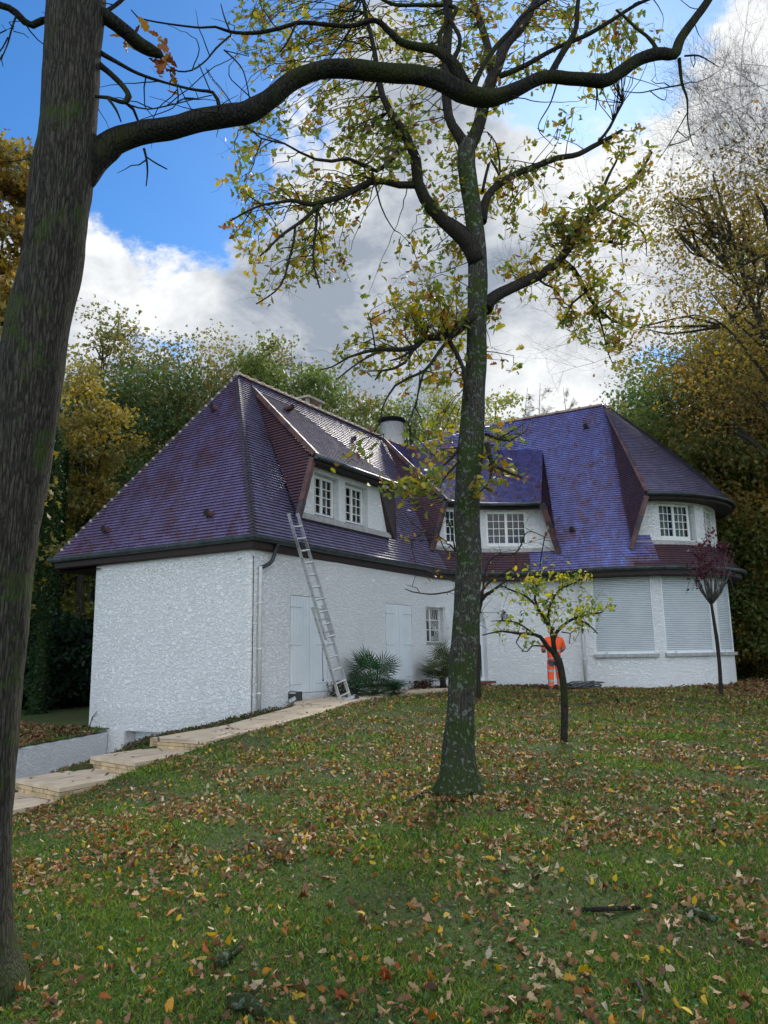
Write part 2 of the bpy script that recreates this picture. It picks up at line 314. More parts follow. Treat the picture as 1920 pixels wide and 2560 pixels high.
def smooth_path(pts, w, step):
    pts = np.array(pts, float); w = np.array(w, float); n = len(pts)
    P = np.vstack([2*pts[0]-pts[1], pts, 2*pts[-1]-pts[-2]]); out = []; ww = []
    for i in range(n-1):
        p0, p1, p2, p3 = P[i:i+4]; L = np.linalg.norm(p2-p1); k = max(1, int(L/step))
        for j in range(k):
            t = j/k; out.append(.5*((2*p1)+(-p0+p2)*t+(2*p0-5*p1+4*p2-p3)*t*t+(-p0+3*p1-3*p2+p3)*t**3)); ww.append(w[i]*(1-t)+w[i+1]*t)
    out.append(pts[-1]); ww.append(w[-1]); return np.array(out), np.array(ww)

# ------------------------------------------------------------------ house frame: u along the long wing, v towards the back-left, origin at the front corner
TH = R(30.8692); U_ = np.array([math.sin(TH), math.cos(TH), 0]); V_ = np.array([-math.cos(TH), math.sin(TH), 0]); Z_ = np.array([0, 0, 1.])
C0 = np.array([-2.78591364, 16.26163999, 0])
def W(u, v, z): return C0+U_*u+V_*v+Z_*z
def uvof(p): d = np.asarray(p)[..., :2]-C0[:2]; return d@U_[:2], d@V_[:2]
EZ, SL = 2.51, 1.57       # eave height, roof slope

# ------------------------------------------------------------------ terrain
def path_z(u): return float(np.interp(u, [-2.95, 1.5, 8, 14], [-1.3, -.93, -.88, -.95]))
def lawn_edge_z(u): return float(np.interp(u, [-9, -5.3, -4.2, -2.95, -1, 1.5, 8, 14], [-2.2, -1.72, -1.5, -1.34, -1.17, -.94, -.9, -1.0]))
ctl = [(0, 0, -1.6), (4, 0, -1.6), (-4, 0, -1.8), (0, -8, -1.7), (-2.05, 4.4, -1.66), (-1, 6.5, -1.52), (1.5, 4, -1.55), (.69, 8.32, -1.40), (4, 8, -1.38), (2.45, 11.4, -1.21), (-1, 10, -1.42), (-2.6, 8.5, -1.6),
       (7.9, 19.2, -1.10), (2.1, 18.6, -1.05), (4.7, 22.3, -1.07), (6.5, 24, -1.08), (8, 24.4, -1.08), (10.5, 25, -1.08), (13, 28, -1.1), (18, 25, -1.1), (12, 15, -1.15), (20, 40, -1.1), (8, 8, -1.35), (14, 5, -1.4), (5, 15, -1.13), (1.5, 15, -1.08),
       (-8, 19, -1.55), (-7.4, 15.5, -1.62), (-12, 22, -1.55), (-12, 30, -1.5), (-20, 20, -1.6), (-10, 12, -1.7), (-14, 8, -1.9), (-8, 40, -1.4), (0, 45, -1.3), (40, 60, -1.0), (-40, 60, -1.4), (0, 100, -1.), (60, 10, -1.2), (-60, 10, -1.8), (0, -40, -1.8)]
for uu in (-8, -6.5, -5, -4, -3, -2, -1, 0, 1, 2, 3.5, 5, 6.5, 8): p = W(uu, -1.75, 0); ctl.append((p[0], p[1], lawn_edge_z(uu)))
for uu, vv, zz in ((.1, -.1, -1.14), (-.1, 1, -1.42), (-.1, 1.9, -1.58), (-2, -.1, -1.36), (-3.2, .1, -1.5), (-4.5, -.1, -1.66), (1.3, -.1, -1.02), (3.5, -.1, -.97), (6, -.1, -.95), (8, -.2, -.95), (10, -1, -1.03), (-6, -.1, -1.85)): p = W(uu, vv, 0); ctl.append((p[0], p[1], zz))
ctl = np.array(ctl, float)
_D = np.linalg.norm(ctl[:, None, :2]-ctl[None, :, :2], axis=2); _n = len(ctl)
_A = np.zeros((_n+3, _n+3)); _A[:_n, :_n] = _D - .02*np.eye(_n); _A[:_n, _n] = 1; _A[:_n, _n+1:] = ctl[:, :2]; _A[_n, :_n] = 1; _A[_n+1:, :_n] = ctl[:, :2].T
_w = np.linalg.solve(_A, np.concatenate([ctl[:, 2], [0, 0, 0]]))
def ground(X, Y, micro=True):
    X = np.atleast_1d(np.asarray(X, float)); Y = np.atleast_1d(np.asarray(Y, float))
    out = np.empty(X.shape)
    for i in range(0, len(X), 20000):
        x = X[i:i+20000]; y = Y[i:i+20000]
        out[i:i+20000] = np.hypot(x[:, None]-ctl[:, 0], y[:, None]-ctl[:, 1])@_w[:_n]+_w[_n]+_w[_n+1]*x+_w[_n+2]*y
    if micro: out += .018*np.sin(X*2.1+Y*.7)*np.sin(Y*1.7-X*.6)+.010*np.sin(X*5.3+1.3)*np.sin(Y*4.7)
    d = (X-C0[0])*U_[0]+(Y-C0[1])*U_[1]; e = (X-C0[0])*V_[0]+(Y-C0[1])*V_[1]
    inp = (d > -8.5) & (d < 7.2) & (e > -1.62) & (e < -.5)
    return np.where(inp, out-.2, out)
def gz(x, y): return float(ground([x], [y])[0])
PIT = [(0.3, 2.0), (-3, .15), (-5, -.2), (-10, -.25), (-10, 1.2), (-.02, 4.2), (.3, 4.2)]
def inpoly(u, v, poly):
    r = np.zeros(np.shape(u), bool); n = len(poly)
    for i in range(n):
        (a, b), (c, d) = poly[i], poly[(i+1) % n]
        r ^= ((b > v) != (d > v)) & (u < (c-a)*(v-b)/((d-b) if d != b else 1e-9)+a)
    return r
xs = np.concatenate([np.arange(-90, -20, 5), np.arange(-20, -9, .5), np.arange(-9, 4, .12), np.arange(4, 16, .3), np.arange(16, 100, 5)])
ys = np.concatenate([np.arange(-40, 0, 4), np.arange(0, 9, .25), np.arange(9, 21, .12), np.arange(21, 34, .4), np.arange(34, 170, 5)])
GX, GY = np.meshgrid(xs, ys); GZ = ground(GX.ravel(), GY.ravel()).reshape(GX.shape)
vs = np.stack([GX, GY, GZ], -1).reshape(-1, 3); nx = len(xs)
cu, cv = uvof(np.stack([(GX[:-1, :-1]+GX[1:, 1:])/2, (GY[:-1, :-1]+GY[1:, 1:])/2], -1))
keep = ~inpoly(cu, cv, PIT)
ii, jj = np.nonzero(keep); a = ii*nx+jj
fs = np.stack([a, a+1, a+nx+1, a+nx], 1)
me = bpy.data.meshes.new('lawn_ground'); me.from_pydata(vs.tolist(), [], fs.tolist()); me.materials.append(M['lawn']); me.polygons.foreach_set('use_smooth', [True]*len(fs)); me.update()
tag(link(bpy.data.objects.new('lawn_ground', me)), kind='structure')
# driveway at garage level and its hidden side wall
mb = MB(); mb.face([W(u, v, -3.62) for u, v in ((4, -1), (-11, -1), (-11, 5), (4, 5))], 0)
tag(mb.build('driveway', 'concrete'), kind='structure')
mb = MB(); L = [(.0, 2.0), (-3, .15), (-5, -.2), (-10, -.25)]
for (a_, b_), (c_, d_) in zip(L[:-1], L[1:]):
    za, zb = -1.66, -1.66 if a_ > -2 else -1.95
    if a_ <= -3: za, zb = -1.7-.1*(-3-a_), -1.7-.1*(-3-c_)
    mb.face([W(a_, b_, -3.62), W(c_, d_, -3.62), W(c_, d_, zb), W(a_, b_, za)], 0)
    mb.face([W(a_, b_-.25, -3.62), W(c_, d_-.25, -3.62), W(c_, d_-.25, zb), W(a_, b_-.25, za)], 0); mb.face([W(a_, b_, za), W(c_, d_, zb), W(c_, d_-.25, zb), W(a_, b_-.25, za)], 0)
tag(mb.build('embankment_wall', 'soil'), kind='structure')
# retaining wall on the far side of the drive
mb = MB(); a0 = W(-.02, 4.2, 0); dr = np.array([-.246, -.969, 0]); nn = np.array([.969, -.246, 0]); N = 14
for i in range(N):
    p = a0+dr*i*.6; q = a0+dr*(i+1)*.6; z0 = -1.62-.004*i; z1 = -1.62-.004*(i+1)
    mb.face([p+Z_*-3.62, q+Z_*-3.62, q+Z_*z1, p+Z_*z0], 0, smooth=True); mb.face([p+Z_*z0, q+Z_*z1, q-nn*.22+Z_*z1, p-nn*.22+Z_*z0], 1); mb.face([p-nn*.22+Z_*-3.6, q-nn*.22+Z_*-3.6, q-nn*.22+Z_*z1, p-nn*.22+Z_*z0], 0)
tag(mb.build('retaining_wall', ['wall', 'sill_stone']), 'low white roughcast retaining wall running left from the garage door', 'wall')

# ------------------------------------------------------------------ garden path with steps
mb = MB()
def slab(outline, zf, lip=.055, depth=.5, rows=True):
    top = [W(u, v, zf(u)) for u, v in outline]; mb.face(top, 0, smooth=False)
    n = len(outline); cen = np.mean(outline, axis=0)
    for i in range(n):
        (a, b), (c, d) = outline[i], outline[(i+1) % n]
        za, zb = zf(a), zf(c); mb.face([W(a, b, za), W(a, b, za-lip), W(c, d, zb-lip), W(c, d, zb)], 0)
        # recessed dark joint bed
        sa = np.array([a, b])+(cen-np.array([a, b]))*.012; sc_ = np.array([c, d])+(cen-np.array([c, d]))*.012
        mb.face([W(*sa, za-lip), W(*sa, za-depth), W(*sc_, zb-depth), W(*sc_, zb-lip)], 2)
        mb.face([W(a, b, za-lip), W(*sa, za-lip), W(*sc_, zb-lip), W(c, d, zb-lip)], 2)
        L = math.hypot(c-a, d-b)
        if not rows or L < .3: continue
        e = (W(c, d, 0)-W(a, b, 0))/L; nrm = np.array([e[1], -e[0], 0]); nrm *= -1 if nrm@(W(cen[0], cen[1], 0)-W(a, b, 0)) > 0 else 1
        for r_ in range(3):
            x = -.1*(r_ % 2)
            while x < L:
                w_ = random.uniform(.19, .32); x0 = max(0, x)+.005; x1 = min(L, x+w_)-.005; x += w_
                if x1-x0 < .03: continue
                zc = (za+(zb-za)*((x0+x1)/2/L))-lip-.032-r_*.056; p = W(a, b, 0)+e*(x0+x1)/2; p[2] = zc
                mb.box(p-nrm*.008+nrm*random.uniform(-.004, .004), e*(x1-x0)/2, nrm*.012, Z_*.0245, 1)
us = np.linspace(-2.95, 6.6, 34)
def vl(u): return float(np.interp(u, [-3, -2.2, -1.66, 0, .75, 1.25, 3.2, 5.5, 6.6], [-.34, -.6, -.8, -.66, -.62, -.1, -.12, -.45, -.75]))
def vr(u): return float(np.interp(u, [-3, -1.5, 0, 1.4, 3.9, 6.6], [-1.63, -1.74, -1.78, -1.55, -1.1, -1.22]))
for a, b_ in zip(us[:-1], us[1:]):
    mb.face([W(a, vr(a), path_z(a)), W(b_, vr(b_), path_z(b_)), W(b_, vl(b_), path_z(b_)), W(a, vl(a), path_z(a))], 0)
    for f_ in (vl, vr): mb.face([W(a, f_(a), path_z(a)), W(b_, f_(b_), path_z(b_)), W(b_, f_(b_), path_z(b_)-.3), W(a, f_(a), path_z(a)-.3)], 0)
slab([(-2.95, -1.63), (-2.9, -.33), (-2.6, -.33), (-2.6, -1.63)], lambda u: -1.297)
slab([(-4.38, -1.62), (-4.12, -.33), (-2.85, -.33), (-2.85, -1.62)], lambda u: -1.46)
slab([(-5.62, -1.62), (-5.38, -.33), (-4.05, -.33), (-4.05, -1.62)], lambda u: -1.625)
slab([(-9.5, -1.62), (-9.5, -.33), (-5.3, -.33), (-5.3, -1.62)], lambda u: -1.79)
tag(mb.build('garden_path', ['flag', 'step_brick', 'joint_dark']), kind='structure')

# ------------------------------------------------------------------ the house
house = empty('house', label='white roughcast villa with steep violet tiled roofs, dormers and a rounded end bay', cat='house')
COURSE = .08
def clip(poly, z, keep_above):
    out = []; n = len(poly)
    for i in range(n):
        a, b = poly[i], poly[(i+1) % n]; da, db = a[2]-z, b[2]-z
        if not keep_above: da, db = -da, -db
        if da >= -1e-9: out.append(a)
        if (da > 1e-9 and db < -1e-9) or (da < -1e-9 and db > 1e-9): out.append(a+(b-a)*(da/(da-db)))
    return out
def tile_poly(mb, poly, course=COURSE, off=.034, z0=EZ, m=0, tilt=None):
    """planar roof face cut into lapped courses; tilt = extra slope of the courses along the face"""
    poly = [np.array(p, float) for p in poly]; n = np.cross(poly[1]-poly[0], poly[2]-poly[0]); n /= np.linalg.norm(n)
    if n[2] < 0: n = -n
    hd = np.cross(n, Z_); hd /= np.linalg.norm(hd); up = np.cross(hd, n); up /= np.linalg.norm(up)
    if up[2] < 0: up = -up
    zs = [p[2] for p in poly]; k0 = math.floor((min(zs)-z0)/course); k1 = math.ceil((max(zs)-z0)/course); sc = 1/up[2]
    for k in range(k0, k1):
        za, zb = z0+k*course, z0+(k+1)*course
        q = clip(poly, za, True)
        if len(q) > 2: q = clip(q, zb, False)
        if len(q) < 3: continue
        pts = [p+n*off*(zb-p[2])/course for p in q]
        mb.face(pts, m, [(p@hd+.0, (k+.02+.96*(p[2]-za)/course)*.1) for p in q])
        for i in range(len(q)):
            a, b = q[i], q[(i+1) % len(q)]
            if abs(a[2]-za) < 1e-6 and abs(b[2]-za) < 1e-6 and np.linalg.norm(a-b) > 1e-4:
                mb.face([a-n*.014, b-n*.014, b-n*.006+up*.02, a-n*.006+up*.02], m, [(a@hd, (k+.05)*.1)]*4)
                mb.face([a-n*.006+up*.02, b-n*.006+up*.02, b+n*off, a+n*off], m, [(a@hd, (k+.05)*.1), (b@hd, (k+.05)*.1), (b@hd, (k+.06)*.1), (a@hd, (k+.06)*.1)])
def tile_ruled(mb, B, T, course=COURSE, off=.034, m=0, z0=EZ, bow=0.):
    """courses between a level bottom curve and a level top curve"""
    B = np.array(B, float); T = np.array(T, float); n = len(B); zb_, zt = B[0][2], T[0][2]; K = max(1, int(round((zt-zb_)/course)))
    s = np.concatenate([[0], np.cumsum(np.linalg.norm(np.diff(B, axis=0), axis=1))]); s2 = np.concatenate([[0], np.cumsum(np.linalg.norm(np.diff(T, axis=0), axis=1))])
    Tn = np.gradient(B, axis=0)+np.gradient(T, axis=0)*.5; nor = np.cross(Tn, T-B); nor /= np.linalg.norm(nor, axis=1)[:, None]; nor[nor[:, 2] < 0] *= -1
    def P(i, t): return B[i]+(T[i]-B[i])*t - nor[i]*bow*4*t*(1-t)
    for k in range(K):
        ta, tb = k/K, (k+1)/K
        for i in range(n-1):
            a, b, c, d = P(i, ta), P(i+1, ta), P(i+1, tb), P(i, tb); na, nb = nor[i], nor[i+1]
            ua, ub = s[i]*(1-ta)+s2[i]*ta, s[i+1]*(1-ta)+s2[i+1]*ta
            mb.face([a+na*off, b+nb*off, c, d], m, [(ua, (k+.02)*.1), (ub, (k+.02)*.1), (ub, (k+.98)*.1), (ua, (k+.98)*.1)])
            mb.face([a-na*.014, b-nb*.014, b-nb*.006+(c-b)*.2, a-na*.006+(d-a)*.2], m, [(ua, (k+.05)*.1)]*4)
            mb.face([a-na*.006+(d-a)*.2, b-nb*.006+(c-b)*.2, b+nb*off, a+na*off], m, [(ua, (k+.05)*.1), (ub, (k+.05)*.1), (ub, (k+.06)*.1), (ua, (k+.06)*.1)])
FC = (7.9, -3.42); AC = (15.3, -3.55); RZ, RV = 7.6, 3.04; R3 = 8.93
def fil(phi, r, z, rv=None): return W(FC[0]+r*math.sin(phi), FC[1]+(rv or r)*math.cos(phi), z)     # phi 0 = long wing side, 90 = cross wing side
def aps(deg, r, z): return W(AC[0]+r*math.cos(R(deg)), AC[1]+r*math.sin(R(deg)), z)
EV = -.15; ER = 3.42+EV
roof_parts = []
mb = MB(); tile_poly(mb, [W(-.2, -.2, EZ), W(-.2, 6.3, EZ), W(2.84, RV, RZ)]); roofA = mb.build('roof', 'tile_violet', house, uvs=True); tag(roofA, 'violet tiled hip end facing the drive')
mb = MB(); tile_poly(mb, [W(-.2, -.2, EZ), W(2.84, RV, RZ), W(8, RV, RZ), W(8, -.2, EZ)])
ph = np.radians(np.linspace(0, 45, 12)); Bc = [W(7.9, EV, EZ)]+[fil(p, ER, EZ) for p in ph[1:]]; Tc = [W(7.9+4.1*i/11, RV, RZ) for i in range(12)]
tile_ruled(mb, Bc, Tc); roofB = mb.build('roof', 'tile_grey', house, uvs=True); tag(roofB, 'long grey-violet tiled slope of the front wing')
mb = MB(); ph = np.radians(np.linspace(45, 90, 12)); vv = np.linspace(.6, -3.42, 12)
Bc = [fil(p, 3.3-.03*(1-i/11), EZ) for i, p in enumerate(ph)]; Tc = [W(15.3, q, R3) for q in vv]; Bc[0] = fil(R(45), ER, EZ)
tile_ruled(mb, Bc, Tc, course=.083)
Bc = [aps(a, 4.12, EZ) for a in np.linspace(180, 214, 10)]; Tc = [W(15.3, -3.42, R3)]+[W(15.3, -3.55, R3)]*9; Bc[0] = W(11.18, -3.42, EZ)
tile_ruled(mb, Bc, Tc, course=.083)
tile_poly(mb, [W(11.2, .9, EZ), W(11.2, 7, EZ), W(15.3, 2.9, R3), W(15.3, .62, R3)], course=.083)
tile_poly(mb, [fil(R(45), ER, EZ), W(12, RV, RZ), W(15.3, .6, R3)], course=.083)
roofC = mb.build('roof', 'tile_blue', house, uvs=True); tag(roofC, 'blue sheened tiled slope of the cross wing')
mb = MB(); tile_poly(mb, [W(-.2, 6.3, EZ), W(2.84, RV, RZ), W(14.2, RV, RZ), W(14.2, 6.3, EZ)]); tile_poly(mb, [W(11.2, 7, EZ), W(19.4, 7, EZ), W(15.3, 2.9, R3)]); tile_poly(mb, [W(19.4, 7, EZ), W(19.4, -3.55, EZ), W(15.3, -3.55, R3), W(15.3, 2.9, R3)])
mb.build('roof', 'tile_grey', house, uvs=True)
# red skirt courses under dormers and round the bay
mb = MB(); Bc = [aps(a, 4.145, EZ) for a in np.linspace(203, 400, 60)]; Tc = [aps(a, 3.55, 3.28) for a in np.linspace(203, 400, 60)]; tile_ruled(mb, Bc, Tc)
mb.build('roof_skirt', 'tile_red', house, uvs=True)
mb = MB(); ph = np.radians(np.linspace(14, 66, 26)); tile_ruled(mb, [fil(p, 3.255+.02*math.sin(p), EZ) for p in ph], [fil(p, 3.74, 3.26) for p in ph]); mb.build('roof_skirt', 'tile_red', house, uvs=True)
# ridge tiles with mortar bedding
def ridge_row(a, b, parent, r=.105, step=.33, name='ridge_tiles', sag=0., mats=('ridge_clay', 'mortar')):
    a = np.array(a, float); b = np.array(b, float); L = np.linalg.norm(b-a); e = (b-a)/L; mb = MB(); n = max(1, int(L/step)); side = np.cross(e, Z_); side /= np.linalg.norm(side); up = np.cross(side, e)
    def half(c, r0, c2, r1, m):
        K = 8
        for k in range(K):
            t0, t1 = PI*k/K, PI*(k+1)/K
            f = lambda c_, r_, t: c_+side*math.cos(t)*r_+up*(math.sin(t)*r_-.03)
            mb.face([f(c, r0, t0), f(c, r0, t1), f(c2, r1, t1), f(c2, r1, t0)], m, smooth=True); mb.face([c+up*-.03, f(c, r0, t0), f(c, r0, t1)], m)
    for i in range(n):
        p = a+e*L*i/n; q = a+e*L*(i+1)/n; p = p+up*random.uniform(-.006, .006); half(p, r*random.uniform(.95, 1.05), q, r*.94, 0)
        half(p-e*.03, r*(1.28 if name=='ridge_tiles' else 1.14), p+e*.03, r*(1.22 if name=='ridge_tiles' else 1.1), 1)
    return mb.build(name, list(mats), parent)
ridge_row(W(2.84, RV, RZ), W(14.0, RV, RZ), roofB); ridge_row(W(15.3, 2.9, R3), W(15.3, -3.55, R3), roofC, step=.42)
ridge_row(W(2.84, RV, RZ), W(-.16, 6.26, EZ+.03), roofA, r=.075, step=.24, name='hip_tiles', mats=('clay_dark', 'mortar'))
ridge_row(W(15.3, 2.9, R3), W(12.3, 5.9, 4.25), roofC, r=.08, step=.3, name='hip_tiles')
# mitred front hip: overlapping dark bonnet courses
mb = MB(); a = W(2.84, RV, RZ); b = W(-.2, -.2, EZ); K = int((RZ-EZ)/COURSE)
dn1 = W(-.2, .3, EZ)-W(-.2, -.2, EZ); dn1 /= np.linalg.norm(dn1); dn2 = W(.3, -.2, EZ)-W(-.2, -.2, EZ); dn2 /= np.linalg.norm(dn2); outn = W(-.7, -.7, 3.1)-W(-.2, -.2, 2.51); outn /= np.linalg.norm(outn)
for k in range(K):
    p = b+(a-b)*k/K; q = b+(a-b)*(k+1.12)/K; w_ = min(.17, .17*(K-k)/6)
    for d_ in (dn1, dn2):
        mb.face([p+outn*.055, p+d_*w_+outn*.02, q+d_*w_+outn*-.004, q+outn*.022], 0); mb.face([p+outn*.055, p+d_*w_+outn*.02, p+d_*w_-outn*.02, p-outn*.0], 1)
mb.build('hip_tiles', ['clay_dark', 'zinc'], roofA, uvs=True)
# eaves: gutter, fascia and soffit all along the front
def evp(z, o):      # front eave polyline, o = inward offset
    P = [W(-.2+o, 6.3-o, z), W(-.2+o, -.2+o, z)] + [W(u, np.interp(u, [-.2, 3, 7.9], [-.2, -.08, EV])+o, z) for u in np.linspace(1, 7.6, 10)] + [fil(R(a), ER+o+.03*a/90, z) for a in np.linspace(0, 90, 18)] + [W(11.2+o, -3.5, z)] + [aps(a, 4.15-o, z) for a in np.linspace(184, 400, 60)]
    return np.array(P)
g = evp(EZ, 0); mb = MB()
def strip(mb, A, B, m=0, smooth=True):
    for i in range(len(A)-1): mb.face([A[i], A[i+1], B[i+1], B[i]], m, smooth=smooth)
outv = evp(EZ, -.1)-g; outv /= np.linalg.norm(outv, axis=1)[:, None]; outv[:, 2] = 0
prof = [(.0, .0), (.0, -.02), (.015, -.075), (.055, -.115), (.10, -.10), (.122, -.05), (.125, .0), (.135, .008), (.125, .014), (.112, .0), (.11, -.05), (.06, -.09), (.02, -.05)]
for (r0, z0), (r1, z1) in zip(prof[:-1], prof[1:]): strip(mb, g+outv*r0+Z_*z0, g+outv*r1+Z_*z1)
for i in range(0, len(g)-1, 1):      # brackets and joints
    L = np.linalg.norm(g[i+1]-g[i]); k = max(1, int(L/.9))
    for j in range(k):
        p = g[i]+(g[i+1]-g[i])*(j+.5)/k; e = (g[i+1]-g[i])/L; mb.box(p+outv[i]*.125-Z_*.03, e*.012, outv[i]*.006, Z_*.042)
mb.build('gutter', 'zinc', house)
mb = MB(); strip(mb, evp(EZ-.01, .02), evp(EZ-.24, .05)); strip(mb, evp(EZ-.24, .05), evp(EZ-.27, .09)); mb.build('fascia', 'fascia', house)
mb = MB(); strip(mb, evp(EZ-.27, .09), evp(EZ-.24, .95)); A = [W(-.1, 6.2, EZ-.34), W(5, 6.2, EZ-.34)]; mb.face([W(-.12, 4.7, EZ-.335), W(-.12, 6.2, EZ-.335), W(6, 6.2, EZ-.335), W(6, 4.7, EZ-.335)], 0)
mb.face([W(-.12, 6.2, EZ-.34), W(6, 6.2, EZ-.34), W(6, 6.2, EZ), W(-.12, 6.2, EZ)], 0); mb.build('soffit', 'soffit', house)

# walls with openings
def wall_strip(mb, pts, z0, z1, openings, depth=.16, m=0, inner=None, sub=.25, zbf=None):
    """pts: plan polyline (n,2) in u,v; openings: (s0,s1,za,zb[,arch]); returns position function"""
    pts = np.array(pts, float); s = np.concatenate([[0], np.cumsum(np.linalg.norm(np.diff(pts, axis=0), axis=1))]); cut = set(np.round(s, 5))
    for o in openings: cut |= {round(o[0], 5), round(o[1], 5)}
    for o in openings:
        if len(o) > 4 and o[4]: cut |= {round(o[0]+(o[1]-o[0])*k/12, 5) for k in range(13)}
    cut = sorted(cut)
    def pos(q): return np.array([np.interp(q, s, pts[:, 0]), np.interp(q, s, pts[:, 1])])
    def nrm(q): a = pos(q-.03); b = pos(q+.03); d = (b-a)/np.linalg.norm(b-a); return np.array([-d[1], d[0]])   # to the inside
    def P(q, z, dd=0.): p = pos(q)+nrm(q)*dd*SIDE; return W(p[0], p[1], z)
    for a, b in zip(cut[:-1], cut[1:]):
        if b-a < 1e-5: continue
        mid = (a+b)/2; op = [o for o in openings if o[0]-5e-5 <= mid <= o[1]+5e-5]
        if not op: mb.face([P(a, z0), P(b, z0), P(b, z1), P(a, z1)], m, smooth=True); continue
        o = op[0]; arch = len(o) > 4 and o[4]
        def top(q):
            if not arch: return o[3]
            c = (o[0]+o[1])/2; h = (o[1]-o[0])/2; return o[3]-h*.75+h*.75*math.sqrt(max(0, 1-((q-c)/h)**2))
        if o[2] > z0: mb.face([P(a, z0), P(b, z0), P(b, o[2]), P(a, o[2])], m, smooth=True); mb.face([P(a, o[2]), P(b, o[2]), P(b, o[2], depth), P(a, o[2], depth)], m)
        if o[3] < z1: mb.face([P(a, top(a)), P(b, top(b)), P(b, z1), P(a, z1)], m, smooth=True); mb.face([P(a, top(a)), P(b, top(b)), P(b, top(b), depth), P(a, top(a), depth)], m)
        for q in (o[0], o[1]):
            if abs(q-a) < 5e-5 or abs(q-b) < 5e-5: mb.face([P(q, o[2]), P(q, top(q)), P(q, top(q), depth), P(q, o[2], depth)], m)
    return P, s
SIDE = 1
plan = [(0.02, 4.91)]+[(0, 4.5-.5*i) for i in range(9)]+[(0+.16-.16*math.cos(a), .16-.16*math.sin(a)+.0) for a in np.radians((0, 22, 45, 68, 90))]
plan = [(p[0], p[1]) for p in plan]; L0 = len(plan)
plan += [(x, 0.) for x in np.arange(.6, 7.7, .5)]
plan += [(FC[0]+3.75*math.sin(R(a)), FC[1]+3.44*math.cos(R(a))) for a in range(0, 91, 5)]
plan += [(AC[0]+3.65*math.cos(R(a)), AC[1]+3.65*math.sin(R(a))) for a in range(184, 361, 4)]+[(18.95, 6.8), (12, 6.8), (12, 4.9), (.02, 4.91)]
pl = np.array(plan); ss = np.concatenate([[0], np.cumsum(np.linalg.norm(np.diff(pl, axis=0), axis=1))])
def s_at(u, v):
    best = (1e9, 0)
    for i in range(len(pl)-1):
        a, b = pl[i], pl[i+1]; d = b-a; t = np.clip(((u-a[0])*d[0]+(v-a[1])*d[1])/(d@d), 0, 1); q = a+d*t; e = math.hypot(q[0]-u, q[1]-v)
        if e < best[0]: best = (e, ss[i]+t*math.sqrt(d@d))
    return best[1]
def s_ang(deg): return s_at(AC[0]+3.65*math.cos(R(deg)), AC[1]+3.65*math.sin(R(deg)))
OP = {}
OP['garage'] = (s_at(0, 3.66), s_at(0, .75), -3.62, -1.57)
OP['sh1'] = (s_at(1.30, 0), s_at(2.73, 0), -.80, 1.36); OP['sh2'] = (s_at(5.42, 0), s_at(6.84, 0), -.79, 1.37)
OP['grille'] = (s_at(7.74, 0), s_at(8.72, -.0), .35, 1.37)
OP['door'] = (s_at(9.18, -.10), s_at(10.22, -.84), -.83, 1.44, True)
OP['ra'] = (s_ang(183.4), s_ang(211.5), -.08, 2.32); OP['rb'] = (s_ang(216.3), s_ang(245.4), -.08, 2.32); OP['rc'] = (s_ang(251), s_ang(280), -.08, 2.32)
ops = list(OP.values())
mbw = MB()
deep = {'garage': .35, 'sh1': .035, 'sh2': .035, 'grille': .2, 'door': .22, 'ra': .07, 'rb': .07, 'rc': .07}
SIDE = 1
# wall built opening by opening so that each reveal gets its own depth
def build_walls():
    global SIDE
    allc = sorted(OP.items(), key=lambda kv: kv[1][0]); bounds = [0.]+[(allc[i][1][1]+allc[i+1][1][0])/2 for i in range(len(allc)-1)]+[ss[-1]]
    Pf = None
    for (k, o), a, b in zip(allc, bounds[:-1], bounds[1:]):
        qs = [a]+[x for x in ss if a < x < b]+[b]; sub = [(np.interp(q, ss, pl[:, 0]), np.interp(q, ss, pl[:, 1])) for q in qs]
        oo = (o[0]-a, o[1]-a)+tuple(o[2:]); wall_strip(mbw, sub, -3.7, 2.36, [oo], deep[k])
build_walls()
mbw.build('wall', 'wall', house)
def PW(q, z, dd=0.):      # point on the wall at running length q, dd inside
    def pos(t): return np.array([np.interp(t, ss, pl[:, 0]), np.interp(t, ss, pl[:, 1])])
    a, b = pos(q-.04), pos(q+.04); d = (b-a)/np.linalg.norm(b-a); n = np.array([-d[1], d[0]]); p = pos(q)+n*dd; return W(p[0], p[1], z)
def panel(mb, s0, s1, z0, z1, dd, m=0, th=.03, seg=1):
    for i in range(seg):
        a = s0+(s1-s0)*i/seg; b = s0+(s1-s0)*(i+1)/seg
        c = (PW(a, z0, dd)+PW(b, z1, dd))/2; ex = (PW(b, z0, dd)-PW(a, z0, dd))/2; n = np.cross(ex, Z_); n /= np.linalg.norm(n); mb.box(c, ex, n*th/2, Z_*(z1-z0)/2, m)
